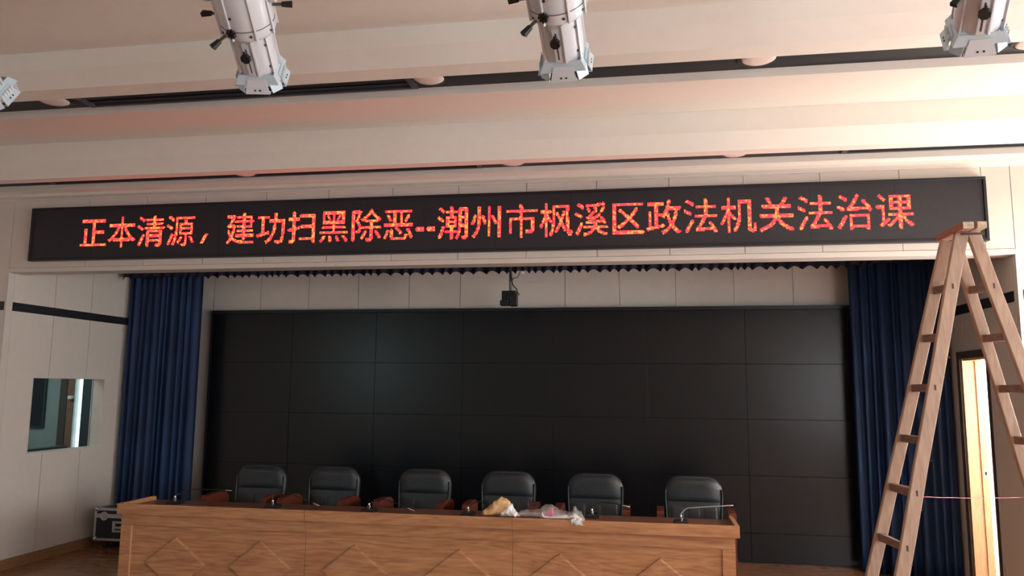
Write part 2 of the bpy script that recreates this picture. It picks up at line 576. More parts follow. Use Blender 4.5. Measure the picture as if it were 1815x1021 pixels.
# unseen panel added in the window nearest the stage to block the sun
MB().box(HR + 0.09, HR + 0.096, 5.15, 6.35, WZ0, WZ1).build('sun_blocker', M['white_plastic'], bpy.data.objects['window_9'] if 'window_9' in bpy.data.objects else wr)

# ---- window_1: control-room window (frame, pane)
w1 = MB()
y0, y1, z0, z1 = CW
t_ = 0.012
w1.box(XL - 0.15, XL + 0.002, y0, y0 + t_, z0, z1)
w1.box(XL - 0.15, XL + 0.002, y1 - t_, y1, z0, z1)
w1.box(XL - 0.15, XL + 0.002, y0 + t_, y1 - t_, z0, z0 + t_)
w1.box(XL - 0.15, XL + 0.002, y0 + t_, y1 - t_, z1 - t_, z1)
win = struct('window_1', w1, 'wall')
MB().box(XL - 0.140, XL - 0.132, y0 + t_, y1 - t_, z0 + t_, z1 - t_).build('pane', M['glass'], win)

# ---- control room seen through it
cr = MB()
cr.box(-3.6, -3.5, 6.73, 9.95, 0, 3.0)
cr.box(-3.6, XL - 0.15, 6.63, 6.73, 0, 3.0)
cr.box(-3.5, XL - 0.15, 6.73, 9.95, 2.7, 2.8)
cr.box(-3.5, -2.115, 9.0, 9.08, 0, 2.7)
cr.box(-2.03, XL - 0.15, 9.0, 9.08, 0, 2.7)
cr.box(XL - 0.15, XL - 0.10, YBACK + 0.1, 9.95, 0, 2.8)
struct('wall_control_room', cr, 'room_wall')
d2 = MB()
d2.box(-2.225, -2.130, 8.962, 8.998, 0.0, 2.2)
d2o = struct('door_2', d2, 'room_brown')
MB().box(-2.325, -2.225, 8.95, 8.998, 0.0, 2.25).build('door_frame', M['door_frame'], d2o)
h = MB().lathe([(0.022, 0), (0.022, 0.02), (0.012, 0.022), (0.012, 0.05)], 14, (-2.150, 8.962, 1.58), (0, -1, 0))
h.box(-2.175, -2.128, 8.905, 8.925, 1.56, 1.60, 0.004)
h.build('door_handle', M['white_plastic'], d2o, smooth='auto')
tv = thing('wall_monitor', 'dark flat monitor on the control room wall, seen at the left of the window', 'monitor', (-2.75, 8.96, 1.2))
part(MB().box(-2.98, -2.545, 8.955, 8.995, 1.195, 2.05, 0.006), 'casing', 'room_dark', tv)
part(MB().box(-2.96, -2.562, 8.950, 8.954, 1.215, 2.03), 'display', 'band', tv)
cs = thing('control_console', 'low black console just behind the control room window sill', 'console', (-1.30, 7.2, 0.0))
part(MB().prism([(-1.62, 0.70), (-1.09, 0.70), (-1.09, 1.085), (-1.20, 1.085), (-1.62, 0.98)], 6.76, 7.62, 'y'), 'cabinet', 'room_dark', cs)
for yy in (6.8, 7.52):
    part(MB().box(-1.60, -1.10, yy, yy + 0.05, 0.0, 0.70), 'leg', 'room_dark', cs)
w7 = struct('window_8', MB().box(-2.13, -2.112, 8.97, 9.08, 0.0, 2.3), 'white_plastic')
MB().box(-2.115, -2.03, 9.03, 9.04, 0.4, 2.6).build('pane', M['window_day'], w7)
MB().box(-2.03, -1.2, 8.985, 8.998, 0.0, 2.6).build('dark_panel', M['room_dark'], w7)

# ---- door_1: stage door in the right wall, light wood lining lit from the corridor
ya, yb = DO[0], DO[1]
lin = MB()
lin.box(XR - 0.002, XR + 0.100, yb - 0.018, yb, 0, 2.04)
lin.box(XR + 0.100, XR + 0.155, yb - 0.03, yb, 0, 2.04)
lin.box(XR - 0.002, XR + 0.155, ya, ya + 0.014, 0, 2.04)
lin.box(XR - 0.002, XR + 0.155, ya + 0.018, yb - 0.03, 2.022, 2.04)
dr = struct('door_1', lin, 'door_wood')
fr_ = MB()
fr_.box(XR - 0.02, XR + 0.0, yb, yb + 0.065, 0, 2.105, 0.003)
fr_.box(XR - 0.004, XR + 0.0, ya - 0.05, ya, 0, 2.105, 0.003)
fr_.box(XR - 0.02, XR + 0.0, ya, yb, 2.04, 2.105, 0.003)
fr_.build('door_frame', M['door_frame'], dr)
sp = MB().box(XR + 0.112, XR + 0.142, yb - 0.033, yb - 0.030, 1.0, 1.07)
spo = sp.build('strike_plate', M['white_plastic'], dr)
MB().box(XR + 0.121, XR + 0.135, yb - 0.035, yb - 0.033, 1.02, 1.05).build('latch_hole', M['black'], spo)
co = MB()
co.box(XR + 0.155, 10.6, 6.60, 6.66, 0, 2.8)
co.box(XR + 0.155, 10.6, 8.95, 9.05, 0, 2.8)
co.box(10.5, 10.6, 6.66, 8.95, 0, 2.8)
co.box(XR + 0.155, 10.6, 6.66, 8.95, 2.7, 2.8)
struct('wall_corridor', co, 'corridor')

# ================================================================== screen wall on stage
PW, PH, Z0 = 1.02, 0.575, 0.294
VY = 8.52
vw = thing('video_wall', 'wide black wall of flat screens in a grid behind the chairs', 'video wall', (3.57, VY, 0))


bk = MB().box(0.0, 7 * PW, VY + 0.012, YBACK - 0.002, 0.0, Z0 + 4 * PH)
part(bk, 'backing', 'screen_gap', vw)
random.seed(4)
proto = None
for r in range(4):
    for c in range(7):
        if proto is None:
            proto = MB().box(-PW / 2 + .0016, PW / 2 - .0016, -0.006, 0.006, -PH / 2 + .0016, PH / 2 - .0016, 0.0012).build('screen_panel', M['screen'], vw)
            o = proto
        else:
            o = share(proto, vw)
        o.location = (PW * (c + .5) - 3.57, 0.004, Z0 + PH * (3.5 - r))
        o.rotation_euler = (random.uniform(-.0015, .0015), 0, random.uniform(-.002, .002))
proto = None
for c in range(7):
    if proto is None:
        proto = MB().box(-PW / 2 + .0016, PW / 2 - .0016, -0.006, 0.006, -Z0 / 2 + .002, Z0 / 2 - .002, 0.0012).build('plinth_panel', M['screen'], vw)
        o = proto
    else:
        o = share(proto, vw)
    o.location = (PW * (c + .5) - 3.57, 0.004, Z0 / 2)
ft = MB()
ft.box(-0.012, 7 * PW + 0.07, VY - 0.015, YBACK - 0.002, Z0 + 4 * PH, Z0 + 4 * PH + 0.038, 0.003)
part(ft, 'top_frame', 'screen_frame', vw)
part(MB().box(-0.012, 0.0, VY - 0.015, YBACK - 0.002, 0, Z0 + 4 * PH), 'side_frame', 'screen_frame', vw)
part(MB().box(7 * PW, 7 * PW + 0.07, VY + 0.01, YBACK - 0.002, 0, Z0 + 4 * PH), 'side_frame', 'screen_frame', vw)

# ================================================================== LED sign on the beam
LX0, LX1, LZ0, LZ1 = -0.683, 7.695, 2.899, 3.408
LY = 6.40
led = thing('led_sign', 'long black LED message board with a line of lit red characters on the beam', 'sign', ((LX0 + LX1) / 2, LY, LZ0))
fr = MB()
e = 0.022
fr.box(LX0, LX1, LY, YF - 0.001, LZ0, LZ0 + e, 0.004)
fr.box(LX0, LX1, LY, YF - 0.001, LZ1 - e, LZ1, 0.004)
fr.box(LX0, LX0 + e, LY, YF - 0.001, LZ0 + e, LZ1 - e, 0.004)
fr.box(LX1 - e, LX1, LY, YF - 0.001, LZ0 + e, LZ1 - e, 0.004)
part(fr, 'frame', 'led_frame', led)
nL = 13
wL = (LX1 - LX0 - 2 * e) / nL
for k in range(nL):
    part(MB().box(LX0 + e + wL * k + .0006, LX0 + e + wL * (k + 1) - .0006, LY + 0.012, YF - 0.002, LZ0 + e, LZ1 - e), 'led_panel', 'led_face', led)

# rows of lit dots per character, each row a 32-dot number
GLYPHS = {
    '正': (0, 0, 0, 536870904, 536870904, 536870904, 114688, 114688, 114688, 114688, 114688, 114688, 58834944, 58834944, 58851312, 58851312, 58851312, 58834944, 58834944, 58834944, 58834944, 58834944, 58834944, 58834944, 58834944, 58834944, 58834944, 1073741822, 1073741822, 0, 0, 0),
    '本': (0, 98304, 98304, 98304, 98304, 98304, 98304, 98304, 1073741820, 1073741820, 1073741820, 1947648, 1677312, 3775488, 3251200, 7441920, 14780160, 14780160, 29459328, 58819008, 117539296, 251756784, 536870908, 2113929150, 838860700, 98304, 98304, 98304, 98304, 98304, 98304, 0),
    '清': (0, 6144, 402667520, 503330816, 264241144, 62914552, 16791552, 14336, 2097144, 2097136, 536885248, 2013280256, 1015021566, 260046844, 100663296, 1048560, 2097136, 1835120, 1835120, 27262960, 60817392, 52428784, 119275632, 119275632, 236978160, 236978160, 471597168, 471597168, 941360112, 404490208, 787392, 0),
    '源': (0, 0, 469762048, 505413630, 262143998, 60293120, 26742272, 1576448, 1576448, 1703928, 538574840, 2014937112, 1041858584, 253362168, 102367224, 1687576, 1671192, 3768344, 3801080, 54132728, 62391808, 120587776, 120637040, 108119608, 242320920, 207848988, 484902412, 417728014, 969018880, 297827840, 15360, 0),
    '，': (0, 0, 0, 0, 0, 0, 0, 0, 0, 0, 0, 0, 0, 0, 0, 0, 0, 0, 0, 0, 0, 62914560, 130023424, 132120576, 65011712, 14680064, 12582912, 29360128, 25165824, 117440512, 100663296, 0),
    '建': (0, 6144, 14336, 1069561856, 1072693232, 1070596080, 29374512, 58734640, 60817404, 121634812, 100677680, 234895408, 532690992, 1072693232, 535298032, 12597248, 12597248, 282066936, 433061880, 432027648, 494942208, 262143996, 262143996, 119537660, 125843456, 264255488, 250613760, 478134272, 941621244, 805568508, 0, 0),
    '功': (0, 0, 7168, 7168, 7168, 1073486848, 1073486848, 58727424, 58982396, 58982396, 58982396, 58726412, 58726428, 58726428, 58734620, 58734620, 58734620, 58734620, 58732572, 59535388, 66875420, 268197916, 2143346712, 2114043928, 536985624, 229432, 491576, 983096, 4067312, 1576944, 1049472, 0),
    '扫': (0, 16777216, 58720256, 58720256, 58982392, 59244536, 58982392, 1073217592, 1073217592, 1073217592, 58720312, 58720312, 58720312, 58720312, 58851320, 59506680, 66846712, 536346680, 2143289400, 1065353272, 58720312, 58720312, 58720312, 58720312, 58720312, 58720312, 59244536, 59244536, 528482360, 520093752, 503316504, 0),
    '黑': (0, 0, 134217696, 134217696, 134217696, 102860000, 107054816, 103910624, 103910624, 102340832, 101816544, 134217696, 134217696, 134217696, 98304, 98304, 134217696, 268435440, 98304, 98304, 98304, 1073741820, 1073741820, 0, 0, 119025888, 236728432, 236730424, 471603228, 941366300, 268959752, 0),
    '除': (0, 1024, 532680192, 1072700928, 1071652608, 954219392, 952136128, 952164576, 969130104, 965181500, 966721566, 990773244, 998375408, 968887808, 952110592, 954207744, 945819136, 947912702, 947912702, 945819136, 954207744, 1004637792, 1002671728, 939724344, 939986488, 940445212, 940445198, 941362702, 940113408, 939588608, 268466176, 0),
    '恶': (0, 0, 0, 536870904, 536870904, 1847296, 1847296, 102510688, 119288032, 52179168, 60568000, 27013504, 31208320, 1847552, 1847296, 1073741820, 1073741820, 1073741820, 131072, 458752, 4423904, 115458272, 249618544, 216035376, 216031288, 484443064, 417334172, 954204956, 813694728, 8388096, 0, 0),
    '-': (0, 0, 0, 0, 0, 0, 0, 0, 0, 0, 0, 0, 0, 0, 0, 0, 0, 0, 0, 1065353216, 2139095040, 2139095040, 1065353216, 0, 0, 0, 0, 0, 0, 0, 0, 0),
    '潮': (0, 393216, 403112952, 1007093756, 235341820, 125826844, 41940764, 460572, 460572, 460572, 545253372, 2021648380, 1013999388, 510682908, 109045532, 8382236, 7366428, 7366652, 8382460, 125822972, 117900828, 101123612, 235341340, 251655708, 218103324, 470223900, 470223900, 939990044, 939989244, 805779704, 397424, 0),
    '州': (0, 0, 29384760, 29384760, 29384760, 29384760, 29384760, 29384760, 29384760, 163602488, 232287288, 500985400, 433874488, 432826168, 969827128, 969827256, 1908826552, 1908826552, 29384760, 25190456, 25190456, 58744888, 58744888, 50356280, 117465144, 234905656, 234905656, 469786680, 939548728, 402653240, 0, 0),
    '市': (0, 196608, 229376, 229376, 114688, 114688, 1073741822, 1073741822, 229376, 98304, 98304, 98304, 229376, 134217712, 134217712, 100761712, 100761712, 100761712, 100761712, 100761712, 100761712, 100761712, 100761712, 100761712, 100765680, 100765664, 100765632, 98304, 98304, 98304, 98304, 0),
    '枫': (0, 50331648, 50331648, 50855920, 50855920, 50724976, 50724976, 1072038000, 1073087328, 1072087904, 117883744, 126281568, 126248544, 130430560, 266747504, 258350192, 527834224, 456531056, 453385328, 856571504, 1930311280, 1930327920, 588014384, 51176368, 51167664, 52281780, 52002870, 54001726, 54001692, 53477404, 50331648, 0),
    '溪': (0, 32, 201328624, 522190832, 262143488, 59256880, 25966704, 923744, 399584, 415936, 536928256, 2013381376, 1040418560, 252124672, 35650752, 1044704, 122992, 495600, 2097144, 52426776, 50345984, 117454848, 125829116, 243269630, 234946048, 469820928, 469878656, 940016608, 947847420, 276561980, 6291456, 0),
    '区': (0, 0, 0, 536870908, 536870908, 469762048, 469762048, 469762432, 476054400, 485491584, 477628160, 471600640, 470687232, 470260736, 470022144, 469889024, 469823488, 469891072, 470006784, 470228480, 471731968, 473696128, 486015936, 502268352, 482345152, 469762048, 469762048, 536870908, 536870910, 536870908, 0, 0),
    '政': (0, 3072, 7168, 1073683456, 1073682432, 1073682432, 14694400, 14696446, 14696446, 14712828, 14708784, 417394736, 417394800, 419428464, 419428464, 417568864, 417372384, 417340640, 417336512, 417337280, 417337216, 417335168, 417531776, 419399552, 536809408, 2146442720, 2113943792, 536932472, 254014, 114716, 65536, 0),
    '法': (0, 6144, 201333760, 520100864, 130030592, 29367296, 12590080, 1048568, 1048568, 7168, 536878080, 939531264, 1040194560, 251665408, 50338816, 2097148, 2097148, 14336, 28672, 12611584, 29417472, 29417856, 58835392, 50430176, 117669984, 235339888, 235929592, 470810616, 470802460, 402653212, 0, 0),
    '机': (0, 25165824, 25165824, 25231328, 25231328, 25231328, 25215200, 25215200, 1073529056, 1073529056, 1073529056, 58769632, 58769632, 62963936, 130072800, 132169952, 267436256, 230211808, 496812256, 428720352, 964804832, 830587104, 1904312544, 1636008166, 25395430, 25362662, 25624806, 26083558, 26083582, 25952382, 25165848, 0),
    '关': (0, 0, 29361024, 14680960, 14681856, 7341824, 3149312, 3152896, 268435440, 268435440, 134217712, 114688, 114688, 114688, 114688, 114688, 1073741820, 1073741820, 536870908, 253952, 516096, 487424, 931840, 1981440, 3939840, 16256896, 66062272, 264241656, 1056964860, 1006633020, 268435456, 0),
    '治': (0, 8192, 201355264, 251682816, 130080768, 29474816, 12698496, 230272, 229824, 458976, 917616, 941359224, 1044381688, 255852540, 121626652, 8, 0, 0, 1048560, 13631472, 30146608, 59506736, 59506736, 118226992, 118226992, 235667504, 504102960, 470810608, 940572656, 403570800, 786480, 0),
    '课': (0, 0, 134217728, 470810616, 235929592, 118365240, 59644984, 17701944, 1048568, 1048568, 924728, 1057889336, 2131631160, 1058013176, 51380216, 50338816, 50338816, 50338816, 52428798, 52428798, 50347776, 50364288, 53542272, 57793728, 65248480, 63380600, 126753852, 255597598, 102243340, 7168, 3072, 0),
}

# the comma on the board is a plain slanted stroke
GLYPHS['，'] = tuple(0 if r < 20 or r > 28 else (7 << (23 - int((r - 20) * -0.55 + 5) + 0)) for r in range(32))
TEXT = '正本清源，建功扫黑除恶--潮州市枫溪区政法机关法治课'
px_ = TX0 = -0.165
EM = 0.2975
DX, DZ = EM / 32.0, 0.00965
TOPZ = 3.289 + 2.2 * DZ
mb_i = 0
for ch in TEXT:
    bits = GLYPHS[ch]
    tb = MB()
    sx = 0.33 if ch == '-' else 1.0
    for row in range(32):
        v = bits[row]
        if not v:
            continue
        s = format(v, '032b')
        i = 0
        zc = TOPZ - row * DZ
        if ch == '-':
            zc += 0.0
        while i < 32:
            if s[i] == '1':
                j = i
                while j < 32 and s[j] == '1':
                    j += 1
                a, b = px_ + i * DX, px_ + j * DX
                vs = [tb.bm.verts.new(p) for p in ((a, LY + .0105, zc - DZ), (b, LY + .0105, zc - DZ), (b, LY + .0105, zc), (a, LY + .0105, zc))]
                tb.bm.faces.new(vs)
                i = j
            else:
                i += 1
    part(tb, 'lit_character', 'led_red', led)
    px_ += EM * sx

# ================================================================== curtains and valance
def curtain(name, path, z0, z1, lam, amp, seed, label, cat, mat='curtain', scallop=0.0, nv=14, group=None, gather=0.0):
    rnd = random.Random(seed)
    pts = [Vector((p[0], p[1], 0)) for p in path]
    # smooth path
    L = [0]
    for i in range(len(pts) - 1):
        L.append(L[-1] + (pts[i + 1] - pts[i]).length)
    T = L[-1]
    nf = int(T / lam)
    ph = []
    s = 0
    bounds = [0]
    while s < T:
        s += lam * rnd.uniform(0.6, 1.45)
        bounds.append(min(s, T))
    am = [amp * rnd.uniform(0.55, 1.25) for _ in bounds]
    nu = int(T / lam * 12)

    def base(s):
        for i in range(len(pts) - 1):
            if s <= L[i + 1] or i == len(pts) - 2:
                t = (s - L[i]) / (L[i + 1] - L[i])
                d = (pts[i + 1] - pts[i]).normalized()
                return pts[i].lerp(pts[i + 1], t), Vector((d.y, -d.x, 0))
    mb = MB()

    def P(u, v, off=0.0):
        s = u * T
        k = 0
        while k < len(bounds) - 2 and s > bounds[k + 1]:
            k += 1
        t = (s - bounds[k]) / max(1e-6, bounds[k + 1] - bounds[k])
        w = math.sin(2 * PI * t) * 0.5 + 0.35 * math.sin(PI * t) ** 2
        g = 0.55 + 0.45 * v if z0 < 1 else 1.0
        zz = z1 + (z0 - z1) * v
        b, n = base(s)
        sway = 0.25 * amp * math.sin(3.0 * v + k * 1.7)
        q = b + n * (w * am[k] * g + sway * math.sin(PI * t) + off)
        if scallop and v > 0.5:
            zz += scallop * (abs(math.sin(PI * t)) - 0.4) * (v - 0.5) * 2
        return (q.x, q.y, zz)
    V1 = [[mb.bm.verts.new(P(i / nu, j / nv)) for j in range(nv + 1)] for i in range(nu + 1)]
    V2 = [[mb.bm.verts.new(P(i / nu, j / nv, -0.006)) for j in range(nv + 1)] for i in range(nu + 1)]
    for i in range(nu):
        for j in range(nv):
            mb.bm.faces.new((V1[i][j], V1[i + 1][j], V1[i + 1][j + 1], V1[i][j + 1]))
            mb.bm.faces.new((V2[i][j + 1], V2[i + 1][j + 1], V2[i + 1][j], V2[i][j]))
        mb.bm.faces.new((V1[i][nv], V1[i + 1][nv], V2[i + 1][nv], V2[i][nv]))
        mb.bm.faces.new((V2[i][0], V2[i + 1][0], V1[i + 1][0], V1[i][0]))
    for i in (0, nu):
        for j in range(nv):
            mb.bm.faces.new((V1[i][j], V1[i][j + 1], V2[i][j + 1], V2[i][j]))
    o = mb.build(name, M[mat], None, smooth=True)
    return tag(o, label, cat, group)


curtain('stage_curtain', [(-0.875, 8.20), (-0.45, 8.16), (0.02, 8.24)], 0.01, 3.28, 0.085, 0.065, 3,
        'pleated navy blue stage curtain hanging at the left beside the window wall', 'curtain')
curtain('stage_curtain', [(7.13, 8.34), (7.30, 8.24), (7.52, 8.12), (7.70, 7.98), (7.84, 7.80)], 0.01, 3.29, 0.10, 0.085, 9,
        'pleated navy blue stage curtain hanging at the right behind the wooden ladder', 'curtain')
curtain('valance', [(-0.86, 8.02), (7.05, 8.02), (7.86, 7.62)], 2.955, 3.29, 0.10, 0.035, 5,
        'dark navy pleated valance with scalloped edge along the top of the stage', 'valance', mat='valance', scallop=0.035, nv=6)

# ================================================================== ceiling fittings
def downlight(x, y, group, label):
    t = thing('downlight', label, 'ceiling light', (x, y, SL), 0, group)
    MB().lathe([(0.116, 0.0), (0.116, -0.008), (0.098, -0.010), (0.098, -0.001)], 32, (0, 0, 0), (0, 0, 1), cap=False).build('trim_ring', M['led_frame'], t, smooth='auto')
    MB().lathe([(0.096, -0.0), (0.096, -0.008), (0.085, -0.014), (0.06, -0.019), (0.03, -0.022), (0.0, -0.023)], 32, cap=True).build('diffuser', M['downlight'], t, smooth=True)
    return t


nms = ['leftmost', 'second from left', 'third from left', 'rightmost']
for k, x in enumerate((1.25, 3.80, 5.72, 7.14)):
    downlight(x, 4.345, 'round downlights in the nearer black ceiling slot',
              ['pinkish round downlight in the nearer black ceiling slot, leftmost, beside the vent end',
               'pinkish round downlight in the nearer ceiling slot between the two middle spotlights',
               'pinkish round downlight in the nearer ceiling slot, right of the middle spotlight',
               'pinkish round downlight in the nearer ceiling slot beside the rightmost spotlight'][k])
for k, x in enumerate((1.62, 4.01, 5.79)):
    downlight(x, 6.15, 'round downlights in the farther black ceiling slot',
              ['small half-hidden downlight in the thin far ceiling slot, leftmost of three',
               'small half-hidden downlight in the thin far ceiling slot, middle of three',
               'small half-hidden downlight in the thin far ceiling slot, rightmost of three'][k])


def vent(x0, x1, y0, y1, label):
    t = thing('ceiling_vent', label, 'vent', ((x0 + x1) / 2, (y0 + y1) / 2, SL), 0, 'linear vents in the black ceiling slots')
    cx, cy = (x0 + x1) / 2, (y0 + y1) / 2
    hx, hy = (x1 - x0) / 2, (y1 - y0) / 2
    f = MB()
    w = 0.022
    f.box(-hx, hx, -hy, -hy + w, -0.012, 0, 0.002)
    f.box(-hx, hx, hy - w, hy, -0.012, 0, 0.002)
    f.box(-hx, -hx + w * 2, -hy + w, hy - w, -0.012, 0, 0.002)
    f.box(hx - w * 2, hx, -hy + w, hy - w, -0.012, 0, 0.002)
    f.build('vent_frame', M['vent'], t)
    n = 3
    for k in range(n):
        yy = -hy + w + (2 * hy - 2 * w) * (k + 1) / (n + 1)
        s = MB().box(-hx + 2 * w, hx - 2 * w, -0.009, 0.009, -0.008, -0.004)
        o = s.build('slat', M['vent'], t)
        o.location = (0, yy, 0)
        o.rotation_euler = (0.5, 0, 0)


vent(1.42, 3.70, 4.20, 4.49, 'long black slotted vent in the nearer ceiling slot above the left spotlight')
vent(-0.35, 3.74, 5.98, 6.27, 'long black slotted vent in the thin far ceiling slot at left')
vent(6.60, 8.60, 5.98, 6.27, 'black slotted vent in the thin far ceiling slot at the right end')

# ---- hanging camera over the screens
cmr = thing('ceiling_camera', 'small black camera hanging on a thin pole above the screen wall', 'camera', (3.695, 7.84, 3.30))
part(MB().lathe([(0.012, 0), (0.012, -0.56)], 14, (3.700, 7.90, 3.30), (0, 0, 1)), 'pole', 'spot_grey', cmr, smooth='auto')
part(MB().lathe([(0.045, 0), (0.045, -0.015), (0.02, -0.02)], 20, (3.700, 7.90, 3.30), (0, 0, 1)), 'ceiling_plate', 'spot_grey', cmr, smooth='auto')
b = MB().box(3.622, 3.768, 7.83, 7.97, 2.62, 2.742, 0.008)
b.box(3.610, 3.700, 7.80, 7.90, 2.588, 2.640, 0.006)
b.box(3.705, 3.782, 7.82, 7.92, 2.585, 2.70, 0.006)
body = part(b, 'body', 'black', cmr)
part(MB().lathe([(0.018, 0), (0.020, 0.02), (0.016, 0.022), (0.010, 0.018)], 20, (3.70, 7.835, 2.665), (0, -1, 0)), 'lens', 'leather_dark', cmr, smooth='auto')
part(MB().lathe([(0.012, 0), (0.012, 0.03)], 12, (3.775, 7.86, 2.70), (1, 0, 0.3)), 'knob', 'chrome', cmr, smooth='auto')
part(MB().tube([(3.708, 7.885, 3.28), (3.705, 7.88, 3.0), (3.715, 7.88, 2.87), (3.735, 7.87, 2.80), (3.775, 7.86, 2.76), (3.786, 7.86, 2.715), (3.77, 7.86, 2.70)], 0.0055, 8), 'cable', 'black', cmr, smooth=True)
part(MB().tube([(3.722, 7.88, 2.85), (3.738, 7.88, 2.875), (3.78, 7.88, 2.885), (3.80, 7.88, 2.92), (3.812, 7.89, 2.98), (3.815, 7.9, 3.28)], 0.004, 8), 'cable', 'black', cmr, smooth=True)
part(MB().box(3.80, 3.84, 7.90, 7.93, 2.925, 2.955, 0.004), 'connector', 'white_plastic', cmr)

# ================================================================== conference desks (three units in a row)
DTZ, DBZ = 0.765, 0.680      # fascia top and bottom
def diamond(cx, cz, hw, hh, y0, y1, bev):
    mb = MB()
    outer = [(cx - hw, cz), (cx, cz + hh), (cx + hw, cz), (cx, cz - hh)]
    k = 1 - bev / hw
    inner = [(cx - hw * k, cz), (cx, cz + hh * k), (cx + hw * k, cz), (cx, cz - hh * k)]
    mb.ring_loft([[(x, y1, z) for x, z in outer], [(x, y0 + 0.004, z) for x, z in outer], [(x, y0, z) for x, z in inner]])
    return mb


DESKS = [(0.731, 2.3825, (1.267, 2.010), 'left wooden desk unit with two raised diamond panels, nearest the flight case', True, False),
         (2.3850, 4.0575, (2.803, 3.646), 'middle wooden desk unit with diamond panels and the tan bundle on its right end', False, False),
         (4.0600, 5.7300, (4.420, 5.165), 'right wooden desk unit with diamond panels and a raised right end', False, True)]
for (x0, x1, dias, lab, eL, eR) in DESKS:
    t = thing('conference_desk', lab, 'desk', ((x0 + x1) / 2, 6.25, 0), 0, 'wooden conference desks in a row')
    bx0 = x0 + (0.028 if eL else 0)
    bx1 = x1 - (0.030 if eR else 0)
    part(MB().box(x0, x1, 6.0, 6.03, DBZ, DTZ, 0.0025), 'fascia', 'desk', t)
    part(MB().box(bx0, bx1, 6.030, 6.048, 0.592, 0.700), 'top_rail', 'desk', t)
    sl0 = 0.092 if eL else 0.0
    sr0 = 0.092 if eR else 0.0
    if eL:
        part(MB().box(bx0, bx0 + sl0 - .002, 6.030, 6.048, 0.0, 0.590), 'stile', 'desk', t)
        part(MB().box(bx0 + sl0 - .002, bx0 + sl0 + .006, 6.029, 6.047, 0.0, 0.590), 'edge_strip', 'lit_desk_edge', t)  # pale strip stands in for the lit reveal of the recess
    if eR:
        part(MB().box(bx1 - sr0, bx1, 6.030, 6.048, 0.0, 0.590), 'stile', 'desk', t)
    part(MB().box(bx0 + sl0, bx1 - sr0, 6.045, 6.063, 0.0, 0.592), 'front_panel', 'desk', t)
    for c in dias:
        part(diamond(c, 0.300, 0.272, 0.212, 6.024, 6.0452, 0.022), 'diamond_panel', 'desk', t)
    part(MB().box(bx0, bx1, 6.031, 6.50, 0.708, 0.732, 0.002), 'worktop', 'desk_top', t)
    for (a, b, flag) in ((bx0, bx0 + 0.02, eL), (bx1 - 0.02, bx1, eR)):
        part(MB().box(a, b, 6.064, 6.46, 0.0, 0.706), 'side_panel', 'desk', t)
    part(MB().box(bx0 + 0.022, bx1 - 0.022, 6.064, 6.44, 0.55, 0.57), 'shelf', 'desk', t)
    for flag, xa in ((eL, x0), (eR, x1 - 0.030)):
        if flag:
            pts = [(6.031, DBZ), (6.49, DBZ), (6.49, DTZ - 0.015), (6.482, DTZ - 0.004), (6.47, DTZ), (6.031, DTZ)]
            part(MB().prism(pts, xa, xa + 0.030, 'x'), 'side_rim', 'desk', t)

